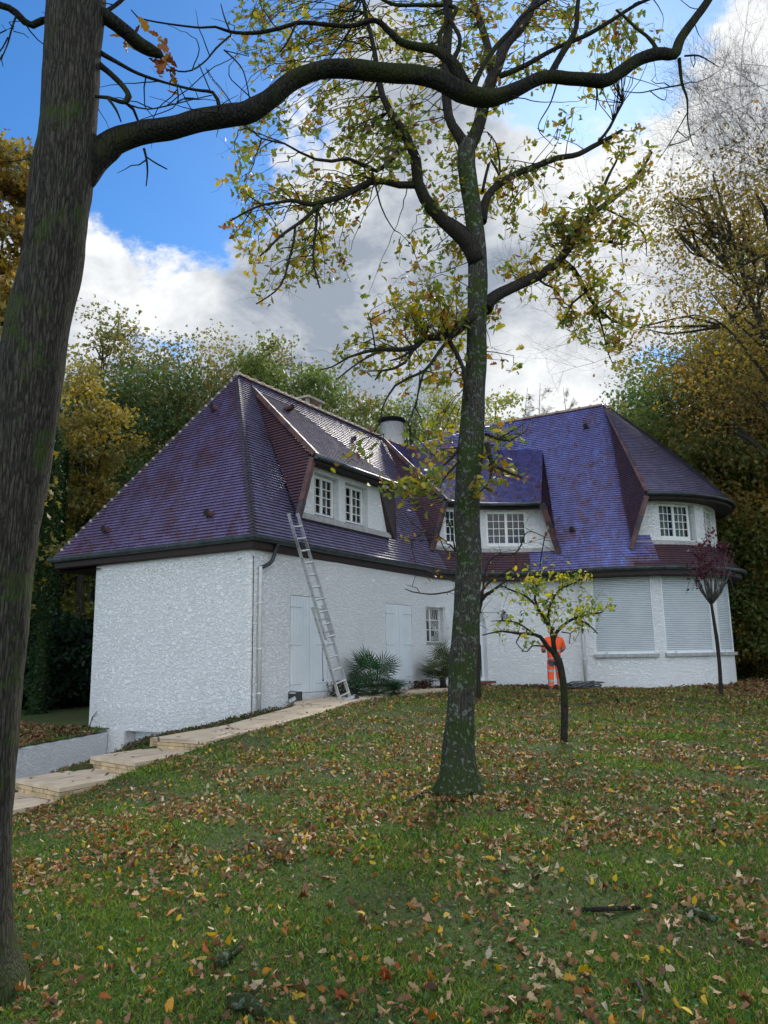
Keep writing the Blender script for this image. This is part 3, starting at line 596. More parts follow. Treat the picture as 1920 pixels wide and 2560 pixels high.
# plank shutters closed over the french windows
for key in ('sh1', 'sh2'):
    s0, s1, z0, z1 = OP[key]; mid = (s0+s1)/2
    mb = MB(); panel(mb, s0-.03, s1+.03, z0-.02, z1+.03, .07, 0, .02); bk = mb.build('shutter_frame', 'groove', house)
    for a, b in ((s0+.016, mid-.006), (mid+.006, s1-.016)):
        mb = MB(); n = 6
        for i in range(n):
            x0 = a+(b-a)*i/n; x1 = a+(b-a)*(i+1)/n; panel(mb, x0+.002, x1-.002, z0+.012, z1-.012, .02, 0, .032)
        sh = mb.build('shutter', 'shutter_white', house)
        for zz in (z1-.24, z0+1.08, z0+.22):
            mb = MB()
            e0 = a if a < mid-.05 else b; e1 = e0+(.42 if a < mid-.05 else -.42); panel(mb, min(e0, e1), max(e0, e1), zz-.02, zz+.02, -.003, 0, .008); panel(mb, min(e0, e1), max(e0, e1), zz-.026, zz-.0205, .0025, 1, .004)
            mb.tube([PW(e0, zz-.05, -.01), PW(e0, zz+.05, -.01)], .012, 6, 0)
            mb.build('hinge', ['shutter_white', 'groove'], sh)
# garage door
s0, s1, z0, z1 = OP['garage']; mb = MB(); n = 26
for i in range(n): panel(mb, s0+(s1-s0)*i/n+.004, s0+(s1-s0)*(i+1)/n-.004, z0, z1+.02, .33, 0, .03)
panel(mb, s0, s1, z0, z1+.02, .36, 1, .01); mb.build('garage_door', ['shutter_white', 'groove'], house)
# roller shutters and sills in the bay
for key in ('ra', 'rb', 'rc'):
    s0, s1, z0, z1 = OP[key]; mb = MB(); n = 43; seg = 5
    for i in range(n):
        za = z0+.05+(z1-z0)*i/n; h = (z1-z0)/n
        for j in range(seg):
            a = s0+.03+(s1-s0-.06)*j/seg; b = s0+.03+(s1-s0-.06)*(j+1)/seg
            pr = [(0, .062), (.25*h, .034), (.7*h, .03), (.86*h, .062)]
            for (h0, d0), (h1, d1) in zip(pr[:-1], pr[1:]): mb.face([PW(a, za+h0, d0), PW(b, za+h0, d0), PW(b, za+h1, d1), PW(a, za+h1, d1)], 0, smooth=True)
            mb.face([PW(a, za+.86*h, .064), PW(b, za+.86*h, .064), PW(b, za+h, .064), PW(a, za+h, .064)], 1)
    for a, b in ((s0, s0+.035), (s1-.035, s1)): panel(mb, a, b, z0, z1, .03, 0, .04)
    panel(mb, s0+.03, s1-.03, z0, z0+.06, .04, 0, .03, 5)
    panel(mb, s0+.28, s0+.36, z0+.022, z0+.038, .02, 1, .01)
    rs = mb.build('roller_shutter', ['shutter_white', 'groove'], house)
    mb = MB(); panel(mb, s0-.05, s1+.05, z0-.1, z0-.002, -.02, 0, .16, 6); mb.build('sill', 'sill_stone', rs)
# grille window
s0, s1, z0, z1 = OP['grille']; mb = MB(); panel(mb, s0, s1, z0, z1, .19, 2, .01, 3); panel(mb, s0+.05, s1-.05, z0+.05, z1-.05, .178, 1, .006, 3)
for a, b in ((s0, s0+.06), ((s0+s1)/2-.03, (s0+s1)/2+.03), (s1-.06, s1)): panel(mb, a, b, z0, z1, .16, 0, .03)
for z in (z0+.03, z0+.37, z0+.66, z1-.03): panel(mb, s0, s1, z-.014, z+.014, .16, 0, .022, 3)
gw = mb.build('window', ['wood_white', 'glass', 'room_dark'], house)
mb = MB(); panel(mb, s0-.03, s1+.03, z0-.05, z0-.002, -.0, 0, .1, 3); mb.build('sill', 'sill_stone', gw)
mb = MB(); nb = 11
for i in range(nb):
    q = s0-.03+(s1-s0+.06)*i/(nb-1); pr = [(z1+.02, .03), (z1-.3, .05), (z1-.45, .09), (z1-.62, .2), (z1-.75, .27), (z1-.9, .22), (z0+.06, .10), (z0-.0, .07)]
    pts, _ = smooth_path([PW(q, z, -d) for z, d in pr], [1]*len(pr), .05); mb.tube(pts, .008, 5, 0)
for z, d in ((z1+.02, .03), (z0, .07)): mb.tube([PW(q, z, -d) for q in np.linspace(s0-.06, s1+.06, 5)], .012, 5, 0)
for q in np.linspace(s0+.1, s1-.1, 3):
    for cz, rr_ in ((z0+.12, .055), (z1-.62, .05)): mb.tube([PW(q+rr_*math.cos(t)*(1-t/14), cz+rr_*math.sin(t)*(1-t/14), -.24 if cz > z0+.3 else -.13) for t in np.linspace(0, 8, 16)], .006, 4, 0)
mb.build('window_grille', 'iron_white', gw)
# arched front door
s0, s1, z0, z1 = OP['door'][:4]; mb = MB(); panel(mb, s0-.05, s1+.05, z0, z1+.02, .23, 0, .02, 4)
n = 8
for i in range(n): panel(mb, s0+(s1-s0)*i/n+.004, s0+(s1-s0)*(i+1)/n-.004, z0+.02, z1, .205, 0, .02)
panel(mb, s1-.13, s1-.1, z0+.1, z0+1.1, .19, 1, .006)
dr_ = mb.build('door', ['shutter_white', 'groove'], house)
mb = MB(); panel(mb, s0-.03, s1+.1, z0-.07, z0-.003, -.04, 0, .5, 3); mb.build('door_step', 'red_step', dr_)
# wall lantern
sl_ = s_at(10.62, -1.22); p0 = PW(sl_, 1.10, -.02); p1 = PW(sl_, 1.16, -.22); mb = MB()
mb.tube(smooth_path([p0+Z_*.1, (p0+p1)/2+Z_*.2, p1+Z_*.12], [1]*3, .03)[0], .012, 6, 0)
mb.lathe(p1, [(.0, .14), (.02, .12), (.1, .06), (.105, .05)], 6, 0, False); mb.lathe(p1, [(.095, .05), (.055, -.14)], 6, 1, False); mb.lathe(p1, [(.06, -.14), (.045, -.17), (.0, -.21)], 6, 0, False)
for k in range(6): a = k*PI/3; mb.tube([p1+[.097*math.cos(a), .097*math.sin(a), .05], p1+[.057*math.cos(a), .057*math.sin(a), -.14]], .006, 4, 0)
mb.box(p0+Z_*.02, U_*.04, V_*.02, Z_*.1, 0); mb.build('wall_lantern', ['iron_black', 'lamp_glass'], house)
# downpipes
mb = MB(); q = s_at(.20, 0)
pa = PW(q, 1.86, -.07); ga = atZ(695, 1358, 2.42)
pts, _ = smooth_path([ga+Z_*.0, ga-Z_*.12+V_*.05, PW(q+.32, 2.02, -.09), pa], [1]*4, .04); mb.tube(pts, .042, 10, 1)
mb.tube([pa+Z_*.03, pa-Z_*.1, PW(q, -1.16, -.07)], .04, 10, 0)
for z in (1.1, .15, -.75): mb.tube([PW(q, z, -.07), PW(q, z+.04, -.07)], .047, 10, 0); mb.box(PW(q, z+.02, -.02), U_*.012, V_*.04, Z_*.012, 0)
mb.build('downpipe', ['pvc', 'zinc'], house)
mb = MB(); mb.tube([PW(q-.13, 2.1, -.012), PW(q-.13, -1.1, -.012)], .008, 5, 0); mb.tube([PW(q-.13, 2.1, -.012), PW(q-.5, 2.06, -.012)], .008, 5, 0); mb.build('cable_conduit', 'soffit', house)
q = s_at(11.63, -3.42); mb = MB(); mb.tube([PW(q, 2.2, -.08), PW(q, -1.05, -.08)], .042, 10, 0)
for z in (1.9, .55, -.25): mb.tube([PW(q, z, -.08), PW(q, z+.04, -.08)], .05, 10, 0)
mb.build('downpipe', 'pvc', house)

# ------------------------------------------------------------------ windows helper: frame in a plane a-b (bottom corners), height h
def window(name, parent, A, B, h, nrm, leaves, cols, rows, depth=0., curtain=.6, th=.05):
    A = np.array(A, float); B = np.array(B, float); L = np.linalg.norm(B-A); e = (B-A)/L; nrm = np.array(nrm, float); nrm /= np.linalg.norm(nrm)
    def bx(mb, x0, x1, z0, z1, d0, m, t=.02): mb.box(A+e*(x0+x1)/2+Z_*(z0+z1)/2+nrm*d0, e*(x1-x0)/2, nrm*t/2, Z_*(z1-z0)/2, m)
    mb = MB(); bx(mb, 0, .035, 0, h, 0, 0, .06); bx(mb, L-.035, L, 0, h, 0, 0, .06); bx(mb, .035, L-.035, 0, .05, 0, 0, .07); bx(mb, .035, L-.035, h-.035, h, 0, 0, .06)
    w = (L-.07)/leaves
    for k in range(leaves):
        x0 = .035+k*w; x1 = x0+w; st = .045
        for a_, b_ in ((x0, x0+st), (x1-st, x1)): bx(mb, a_, b_, .05, h-.035, .012, 0, .045)
        bx(mb, x0+st, x1-st, .05, .05+st+.02, .012, 0, .045); bx(mb, x0+st, x1-st, h-.035-st, h-.035, .012, 0, .045)
        for c in range(1, cols): xx = x0+st+(w-2*st)*c/cols; bx(mb, xx-.011, xx+.011, .1, h-.08, .012, 0, .028)
        for r_ in range(1, rows): zz = .11+(h-.19)*r_/rows; bx(mb, x0+st, x1-st, zz-.011, zz+.011, .0125, 0, .026)
    wd = mb.build(name, 'wood_white', parent)
    mb = MB(); mb.face([A+e*.03+Z_*.04, B-e*.03+Z_*.04, B-e*.03+Z_*(h-.03), A+e*.03+Z_*(h-.03)], 0); mb.build('glass_panes', 'glass_clear', wd)
    if curtain:
        mb = MB(); n = 26
        for k in range(leaves):
            x0 = .035+k*w+.01; x1 = x0+w*curtain
            if k % 2 and curtain < .9: x0, x1 = .035+(k+1)*w-w*curtain, .035+(k+1)*w-.01
            for i in range(n):
                a_ = x0+(x1-x0)*i/n; b_ = x0+(x1-x0)*(i+1)/n; f = lambda x: -.12+.02*math.sin(x*55)
                mb.face([A+e*a_+nrm*f(a_)+Z_*.05, A+e*b_+nrm*f(b_)+Z_*.05, A+e*b_+nrm*f(b_)+Z_*(h-.04), A+e*a_+nrm*f(a_)+Z_*(h-.04)], 0, smooth=True)
        mb.build('curtain', 'curtain', wd)
    mb = MB(); mb.face([A-nrm*.45-e*.2-Z_*.2, B-nrm*.45+e*.2-Z_*.2, B-nrm*.45+e*.2+Z_*(h+.1), A-nrm*.45-e*.2+Z_*(h+.1)], 0)
    for a_ in (A-e*.2, B+e*.2): mb.face([a_-nrm*.45-Z_*.2, a_-nrm*.03-Z_*.2, a_-nrm*.03+Z_*(h+.1), a_-nrm*.45+Z_*(h+.1)], 0)
    mb.build('room_interior', 'room_dark', wd)
    return wd
m, t, b = mat('glass_clear', (.5, .55, .55), .03, spec=.6); t.nodes.remove(b)
gl = nd(t, 'ShaderNodeBsdfGlossy', Roughness=.03); gl.inputs[0].default_value = (1, 1, 1, 1); tp = t.nodes.new('ShaderNodeBsdfTransparent'); tp.inputs[0].default_value = (.62, .66, .66, 1)
fr = nd(t, 'ShaderNodeFresnel', IOR=1.36); mx = t.nodes.new('ShaderNodeMixShader'); t.links.new(fr.outputs[0], mx.inputs[0]); t.links.new(tp.outputs[0], mx.inputs[1]); t.links.new(gl.outputs[0], mx.inputs[2]); t.links.new(mx.outputs[0], t.nodes['Material Output'].inputs[0]); M['glass_clear'] = m

def gutter_line(name, P, parent, r=.06):
    P = np.array(P, float); mb = MB(); mb.tube(P, r, 10, 0); return mb.build(name, 'zinc', parent)
def edge_tiles(name, a, b, nrm_side, nrm_up, parent, step=.24, w=.15, t=.02):
    """strip of square verge tiles, alternating shades, from a to b"""
    a = np.array(a, float); b = np.array(b, float); L = np.linalg.norm(b-a); e = (b-a)/L; n = max(1, round(L/step)); mb = MB(); s_ = np.array(nrm_side, float); s_ -= e*(s_@e); s_ /= np.linalg.norm(s_); u_ = np.cross(e, s_); u_ *= 1 if u_@np.array(nrm_up) > 0 else -1
    for i in range(n):
        c = a+e*L*(i+.5)/n; k = 1 if random.random() < .3 else 0
        mb.box(c+u_*(.02+.006*(i % 2)), e*(L/n/2+.012), s_*w/2, u_*t, k); mb.box(c+s_*w/2, e*(L/n/2+.008), s_*.015, u_*(t+.045), k)
    return mb.build(name, ['clay', 'clay_dark'], parent)

# ------------------------------------------------------------------ dormer 1 on the long wing
def dormer_front(mb, pts, z0, z1, inset0, inset1, openings, depth=.25):
    """trapezoid front following plan points; ends lean in by inset at the top; openings in (s0,s1,z0,z1)"""
    pts = np.array(pts, float); s = np.concatenate([[0], np.cumsum(np.linalg.norm(np.diff(pts, axis=0), axis=1))]); S = s[-1]
    def pos(q): return np.array([np.interp(q, s, pts[:, 0]), np.interp(q, s, pts[:, 1])])
    def nr(q): a, b = pos(max(0, q-.05)), pos(min(S, q+.05)); d = (b-a)/np.linalg.norm(b-a); return np.array([-d[1], d[0]])
    def P(q, z, dd=0.): p = pos(q)+nr(q)*dd; return W(p[0], p[1], z)
    cuts = sorted(set([0, S]+[o[0] for o in openings]+[o[1] for o in openings]+list(s[1:-1])+[inset0, S-inset1]))
    for a, b in zip(cuts[:-1], cuts[1:]):
        if b-a < 1e-4: continue
        def top(q):
            if q < inset0: return z0+(z1-z0)*q/inset0
            if q > S-inset1: return z0+(z1-z0)*(S-q)/inset1
            return z1
        op = [o for o in openings if o[0]-1e-6 <= (a+b)/2 <= o[1]+1e-6]
        if not op:
            p = [P(a, z0), P(b, z0), P(b, max(z0+1e-3, top(b))), P(a, max(z0+1e-3, top(a)))]; mb.face(p, 0, smooth=True)
        else:
            o = op[0]; mb.face([P(a, z0), P(b, z0), P(b, o[2]), P(a, o[2])], 0); mb.face([P(a, o[3]), P(b, o[3]), P(b, z1), P(a, z1)], 0)
            mb.face([P(a, o[2]), P(b, o[2]), P(b, o[2], depth), P(a, o[2], depth)], 1); mb.face([P(a, o[3]), P(b, o[3]), P(b, o[3], depth), P(a, o[3], depth)], 0)
            for q in (o[0], o[1]):
                if abs(q-a) < 1e-5 or abs(q-b) < 1e-5: mb.face([P(q, o[2]), P(q, o[3]), P(q, o[3], depth), P(q, o[2], depth)], 0)
    return P
V1 = .22
mb = MB(); P1 = dormer_front(mb, [(1.80, V1), (6.02, V1)], 3.2, 4.66, .62, .50, [(2.52-1.80, 3.56-1.80, 3.36, 4.44), (3.86-1.80, 4.95-1.80, 3.36, 4.44)], .22)
dw1 = mb.build('dormer_wall', ['wall', 'sill_stone'], house); tag(dw1, 'white dormer front of the long wing with two windows')
mb = MB(); mb.box(W(3.93, V1-.05, 3.24), U_*2.10, V_*.07, Z_*.045); mb.box(W(3.93, V1-.035, 3.315), U_*2.05, V_*.05, Z_*.028); mb.build('sill', 'sill_stone', dw1)
for a, b in ((2.53, 3.55), (3.87, 4.94)): window('window', house, W(a, V1+.2, 3.37), W(b, V1+.2, 3.37), 1.06, -V_, 2, 2, 4, curtain=.62)
mb = MB(); DT = 2.86; zt = EZ+SL*(DT+.18)
tile_poly(mb, [W(2.05, -.16, 4.70), W(5.98, -.16, 4.70), W(4.85, DT, zt), W(3.30, DT, zt)], course=.07, z0=4.70, off=.016)
dr1 = mb.build('dormer_roof', 'tile_slate', house, uvs=True); tag(dr1, 'slate grey tiled roof over the front wing dormer')
mb = MB(); tile_poly(mb, [W(1.62, .0, 3.12), W(2.12, -.02, 4.66), W(3.30, DT, zt-.03)]); ck = mb.build('dormer_cheek', 'tile_red', dr1, uvs=True)
mb = MB(); tile_poly(mb, [W(6.1, .0, 3.12), W(5.98, -.02, 4.66), W(4.85, DT, zt-.03)]); mb.build('dormer_cheek', 'tile_red', dr1, uvs=True)
mb = MB()
for (a, b, c, d) in (((1.62, .0, 3.14), (2.12, -.02, 4.66), (2.46, V1+.01, 4.66), (1.84, V1+.01, 3.2)), ((6.0, .0, 3.17), (5.98, -.02, 4.66), (5.50, V1+.01, 4.66), (5.98, V1+.01, 3.2))):
    mb.face([W(*a), W(*b), W(*c), W(*d)], 0)
mb.face([W(2.1, -.14, 4.67), W(5.98, -.14, 4.67), W(5.9, .4, 4.67), W(2.2, .4, 4.67)], 1); mb.face([W(2.1, -.14, 4.55), W(5.98, -.14, 4.55), W(5.98, -.14, 4.70), W(2.1, -.14, 4.70)], 1)
mb.face([W(2.1, -.13, 4.56), W(5.98, -.13, 4.56), W(5.98, .2, 4.56), W(2.1, .2, 4.56)], 1)
mb.build('verge_boards', ['fascia', 'soffit'], dr1)
gutter_line('gutter', [W(2.02, -.2, 4.66), W(6.0, -.2, 4.66)], dr1)
edge_tiles('verge_tiles', W(2.06, -.17, 4.72), W(3.30, DT, zt+.02), -U_, Z_, dr1)
edge_tiles('verge_tiles', W(1.58, -.02, 3.12), W(2.08, -.06, 4.62), -U_, -V_, dr1, w=.13)

# ------------------------------------------------------------------ dormer 2 in the hollow between the wings
def arc2(a0, a1, r, n=16): return [(FC[0]+r*math.sin(R(a)), FC[1]+r*math.cos(R(a))) for a in np.linspace(a0, a1, n)]
pts2 = arc2(10.5, 80.5, 3.75, 20); S2 = sum(math.hypot(pts2[i+1][0]-pts2[i][0], pts2[i+1][1]-pts2[i][1]) for i in range(19)); sa = lambda ang: (ang-10.5)/70*S2
mb = MB(); P2 = dormer_front(mb, pts2, 3.22, 4.68, .60, .50, [(sa(21.2), sa(39), 3.38, 4.54), (sa(45.0), sa(65.5), 3.38, 4.54)], .05)
dw2 = mb.build('dormer_wall', ['wall', 'sill_stone'], house); tag(dw2, 'white dormer front in the hollow between the wings')
mb = MB(); pa = [fil(R(a), 3.66, 0) for a in np.linspace(10.5, 80.5, 16)]; pb = [fil(R(a), 3.78, 0) for a in np.linspace(10.5, 80.5, 16)]
for z0, z1, o in ((3.19, 3.32, 0),):
    strip(mb, [p+Z_*z0 for p in pa], [p+Z_*z1 for p in pa]); strip(mb, [p+Z_*z1 for p in pa], [p+Z_*z1 for p in pb])
mb.build('sill', 'sill_stone', dw2)
for a0, a1 in ((21.2, 39), (45.0, 65.5)):
    A = fil(R(a0), 3.80, 3.385); B = fil(R(a1), 3.80, 3.385); mid = fil(R((a0+a1)/2), 3.8, 0); nn2 = fil(R((a0+a1)/2), 3., 0)-mid; window('window', house, A, B, 1.15, nn2, 2, 3, 4, curtain=0)
mb = MB(); K = 24; TL = W(10.28, 2.82, 7.2); TR = W(14.4, -1.5, 7.2); angs = np.linspace(17, 74, K)
Bc = [fil(R(a), 3.38-.22*(i/(K-1)), 4.72) for i, a in enumerate(angs)]
Tc = [TL*(1-t)**2+W(13.3, 2.0, 7.2)*2*t*(1-t)+TR*t*t for t in np.linspace(0, 1, K)]
for p in Tc: p[2] = 7.42
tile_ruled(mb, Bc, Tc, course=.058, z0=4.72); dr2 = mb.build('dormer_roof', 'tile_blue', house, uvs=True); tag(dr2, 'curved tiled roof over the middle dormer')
gutter_line('gutter', [fil(R(a), 3.36-.22*(i/(K-1)), 4.68) for i, a in enumerate(angs)], dr2)
TRt = np.array(Tc[-1]); BR = np.array(Bc[-1])
mb = MB(); tile_poly(mb, [fil(R(80.5), 3.62, 3.1), BR-Z_*.05, TRt-Z_*.02]); mb.build('dormer_cheek', 'tile_red', dr2, uvs=True)
mb = MB(); tile_poly(mb, [fil(R(10), 3.62, 3.1), np.array(Bc[0])-Z_*.05, np.array(Tc[0])-Z_*.02]); mb.build('dormer_cheek', 'tile_red', dr2, uvs=True)
mb = MB()
strip(mb, [fil(R(a), 3.36, 4.69) for a in angs], [fil(R(a), 3.8, 4.69) for a in angs]); strip(mb, [fil(R(a), 3.4, 4.60) for a in angs], [fil(R(a), 3.4-.02, 4.72) for a in angs]); strip(mb, [fil(R(a), 3.4, 4.60) for a in angs], [fil(R(a), 3.8, 4.60) for a in angs])
mb.face([fil(R(80.5), 3.62, 3.14), BR-Z_*.06, P2(S2-.5, 4.68, -.01), P2(S2-.02, 3.22, -.01)], 1); mb.face([fil(R(10), 3.62, 3.14), np.array(Bc[0])-Z_*.06, P2(.6, 4.68, -.01), P2(.02, 3.22, -.01)], 1)
mb.build('verge_boards', ['soffit', 'fascia'], dr2)
edge_tiles('verge_tiles', fil(R(80.8), 3.60, 3.12), BR-Z_*.06, fil(R(84), 3.6, 0)-fil(R(80), 3.6, 0), -U_, dr2, w=.16, step=.2)
edge_tiles('verge_tiles', fil(R(9.6), 3.60, 3.12), np.array(Bc[0])-Z_*.06, fil(R(4), 3.6, 0)-fil(R(10), 3.6, 0), -V_, dr2, w=.13)
edge_tiles('verge_tiles', np.array(Bc[0])+Z_*.02, np.array(Tc[0])+Z_*.03, -U_, Z_, dr2)

# ------------------------------------------------------------------ upper storey of the round bay
def arc3(a0, a1, r, n): return [(AC[0]+r*math.cos(R(a)), AC[1]+r*math.sin(R(a))) for a in np.linspace(a0, a1, n)]
pts3 = arc3(204, 380, 3.46, 60); S3 = 3.46*R(176); s3 = lambda a: 3.46*R(a-204)
mb = MB(); P3 = dormer_front(mb, pts3, 3.22, 4.78, .55, .01, [(s3(219.5), s3(243.5), 3.43, 4.60), (s3(252), s3(276), 3.43, 4.60)], .28)
dw3 = mb.build('dormer_wall', ['wall', 'sill_stone'], house); tag(dw3, 'white curved upper wall of the round bay')
mb = MB(); aa = np.linspace(204, 380, 60)
for r0, r1, z0, z1 in ((3.60, 3.60, 3.24, 3.36), (3.60, 3.42, 3.36, 3.40)): strip(mb, [aps(a, r0, z0) for a in aa], [aps(a, r1, z1) for a in aa])
mb.build('sill', 'sill_stone', dw3)
for a0, a1 in ((219.5, 241.2), (252, 274)):
    A = aps(a0+.3, 3.30, 3.44); B = aps(a1, 3.30, 3.44); nn3 = aps((a0+a1)/2, 4, 0)-aps((a0+a1)/2, 3, 0); window('window', house, A, B, 1.15, nn3, 2, 3, 4, curtain=.72)
aa = np.linspace(211, 384, 60); mb = MB(); tile_ruled(mb, [aps(a, 4.06, 4.80) for a in aa], [W(15.3+.04*math.cos(R(a)), -3.55+.04*math.sin(R(a)), 8.95) for a in aa], course=.072, z0=4.8, bow=-.10)
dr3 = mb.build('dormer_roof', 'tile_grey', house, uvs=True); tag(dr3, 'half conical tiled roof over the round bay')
gutter_line('gutter', [aps(a, 4.10, 4.76) for a in np.linspace(210.6, 384, 70)], dr3, .065)
mb = MB(); strip(mb, [aps(a, 4.04, 4.78) for a in aa], [aps(a, 4.0, 4.62) for a in aa]); strip(mb, [aps(a, 4.0, 4.62) for a in aa], [aps(a, 3.40, 4.64) for a in aa])
mb.face([aps(204, 3.86, 3.12), aps(211, 4.02, 4.72), P3(.52, 4.7, -.01), P3(.02, 3.24, -.01)], 1); mb.build('verge_boards', ['soffit', 'fascia'], dr3)
mb = MB(); tile_poly(mb, [aps(203.5, 3.84, 3.08), aps(211, 4.02, 4.76), W(14.93, -3.80, 8.5)], course=.075); mb.build('dormer_cheek', 'tile_red', dr3, uvs=True)
edge_tiles('verge_tiles', aps(211, 4.03, 4.84), W(15.0, -3.76, 8.66), V_, Z_, dr3, w=.12, step=.16)
edge_tiles('verge_tiles', aps(203.2, 3.83, 3.1), aps(211, 4.02, 4.68), V_, -U_, dr3, w=.13, step=.2)

# roof vents
def vent(p, dirn, parent):
    p = np.array(p, float); d = np.array(dirn, float); d /= np.linalg.norm(d); mb = MB(); mb.tube([p-d*.1, p+d*.05, p+d*.17], [.075, .075, .08], 10, 0, cap=False); mb.tube([p+d*.155, p+d*.16], .07, 10, 1); s_ = np.cross(d, Z_); mb.box(p-Z_*.05, s_/np.linalg.norm(s_)*.1, d*.09, Z_*.02, 0)
    mb.build('roof_vent', ['clay', 'room_dark'], parent)
for u, v, z in ((2.16, 3.16, 6.46), (.18, 1.34, 3.14), (.15, 4.69, 3.1)): vent(W(u-.02, v, z+.02), -U_+Z_*.15, roofA)
for u, v, z in ((7.81, 2.62, 6.87),): vent(W(u, v, z), -V_+Z_*.1, roofB)
vent(W(4.0, 2.2, 4.70+.885*2.36+.03), -V_+Z_*.1, dr1)
for u, v, z in ((14.71, -3.09, 8.02), (12.08, -3.17, 3.9)): vent(W(u-.03, v, z), -U_+Z_*.1, roofC)
# chimneys and mast
c = W(12.75, 3.95, 0); mb = MB(); mb.lathe(c, [(.47, 6.6), (.46, 8.86), (.47, 8.86), (.0, 8.88)], 28, 0)
mb.lathe(c, [(.48, 8.84), (.49, 8.93), (.52, 8.94), (.52, 9.02), (.1, 9.06)], 28, 1, False); mb.build('chimney', ['wall', 'chimney_black'], house)
c = W(7.05, 3.75, 0); mb = MB(); mb.box(c+Z_*7.3, U_*.38, V_*.26, Z_*.62, 0)
for du in (-.33, .33):
    for dv in (-.2, .2): mb.box(c+U_*du+V_*dv+Z_*8.02, U_*.05, V_*.05, Z_*.11, 0)
mb.box(c+Z_*8.16, U_*.46, V_*.33, Z_*.035, 0); mb.build('chimney', 'concrete', house)
mb = MB(); c = W(6.2, 3.8, 0); mb.tube([c+Z_*6.6, c+Z_*9.9], .010, 6, 0); mb.build('antenna_mast', 'fascia', house)
setbase(house, W(0, 0, -1.14))

# ------------------------------------------------------------------ trees whose limbs are individually visible
WS = 1.
def limb(mb, px, Y0, Y1, n=8, step=.12, jit=.10, wig=.012, m=0, store=None, seed=0):
    """px: (x, y, width) traced along a limb; the limb runs from depth Y0 to Y1"""
    px = np.array(px, float); d = np.concatenate([[0], np.cumsum(np.hypot(np.diff(px[:, 0]), np.diff(px[:, 1])))]); d /= d[-1]
    P = []; r = []
    for (x, y, w), t in zip(px, d):
        p = atY(x, y, Y0+(Y1-Y0)*t); P.append(p); r.append(w*WS/2*(p@CF)/FPX)
    P, r = smooth_path(P, r, step)
    for i in range(1, len(P)-1): P[i] = P[i]+np.array(mnoise.noise_vector(Vector(P[i]*2.+np.array([seed, 0, 0]))))*wig
    mb.tube(P, r, n, m, jitter=jit, seed=seed)
    if store is not None: store.extend([(p, q) for p, q in zip(P, r)])
    return P, r
def twig_to(mb, nodes, target, r0=.010, kink=.22, m=0, n=4, maxd=None):
    NP = nodes[0]; d = np.linalg.norm(NP-target, axis=1); 
    i = int(np.argmin(d+rng.uniform(0, .25, len(d)))); a = NP[i]; L = np.linalg.norm(target-a)
    if maxd and L > maxd: return None
    k = max(3, int(L/.12)); t = np.linspace(0, 1, k+1)[:, None]; P = a+(target-a)*t
    off = rng.normal(size=3)*kink*L; off[2] = abs(off[2])*.6; P = P+np.sin(t*PI)*off*.6+rng.normal(size=P.shape)*.012*np.sin(t*PI)
    rr = r0*(1-.75*t[:, 0]); rr[0] = min(r0*1.2, nodes[1][i]); mb.tube(P, rr, n, m, cap=False); return P
def foliage(blobs, nodes, mb, scale, Yc, Yv, size, pal, dens=1., shape=OAK, r0=.008, D=True, cup=.25, flat=.15):
    leafP = []
    S_ = 1.1573 if D else 1.
    for bl in blobs:
        x, y, rx, ry = [q*S_ for q in bl[:4]]; Y = bl[4] if len(bl) > 4 else Yc; mult = bl[5] if len(bl) > 5 else 1.
        nl = int(PI*rx*ry*dens*scale*mult); nt_ = max(2, int(nl/13))
        Yb = Y+rng.uniform(-Yv, Yv)
        for _ in range(nt_):
            a = rng.uniform(0, 2*PI); q = math.sqrt(rng.uniform(0, 1)); tx, ty = x+rx*q*math.cos(a), y+ry*q*math.sin(a)
            T = atY(tx, ty, Yb+rng.uniform(-.35, .35)); P = twig_to(mb, nodes, T, r0)
            if P is None: P = np.array([T, T+.1])
            L = np.linalg.norm(P[-1]-P[0]); tail = P[max(0, len(P)-1-max(2, int(.45/.12))):]
            for __ in range(max(1, int(nl/nt_))):
                k = rng.uniform(0, len(tail)-1.001); i = int(k); p = tail[i]+(tail[i+1]-tail[i])*(k-i); leafP.append(p+rng.normal(size=3)*np.array([.06, .06, .05]))
            # little side twigs
            for __ in range(2):
                p = tail[-1]; e = p+rng.normal(size=3)*.12; mb.tube([p, (p+e)/2+rng.normal(size=3)*.02, e], [r0*.3, r0*.22, r0*.1], 3, 0, cap=False)
    return np.array(leafP)

PAL_OAK = [(3, (0.156, 0.180, 0.036)), (3, (0.240, 0.228, 0.042)), (2, (0.324, 0.252, 0.048)), (1.1, (0.264, 0.144, 0.036)), (1.6, (0.102, 0.150, 0.034)), (.4, (0.156, 0.072, 0.036))]
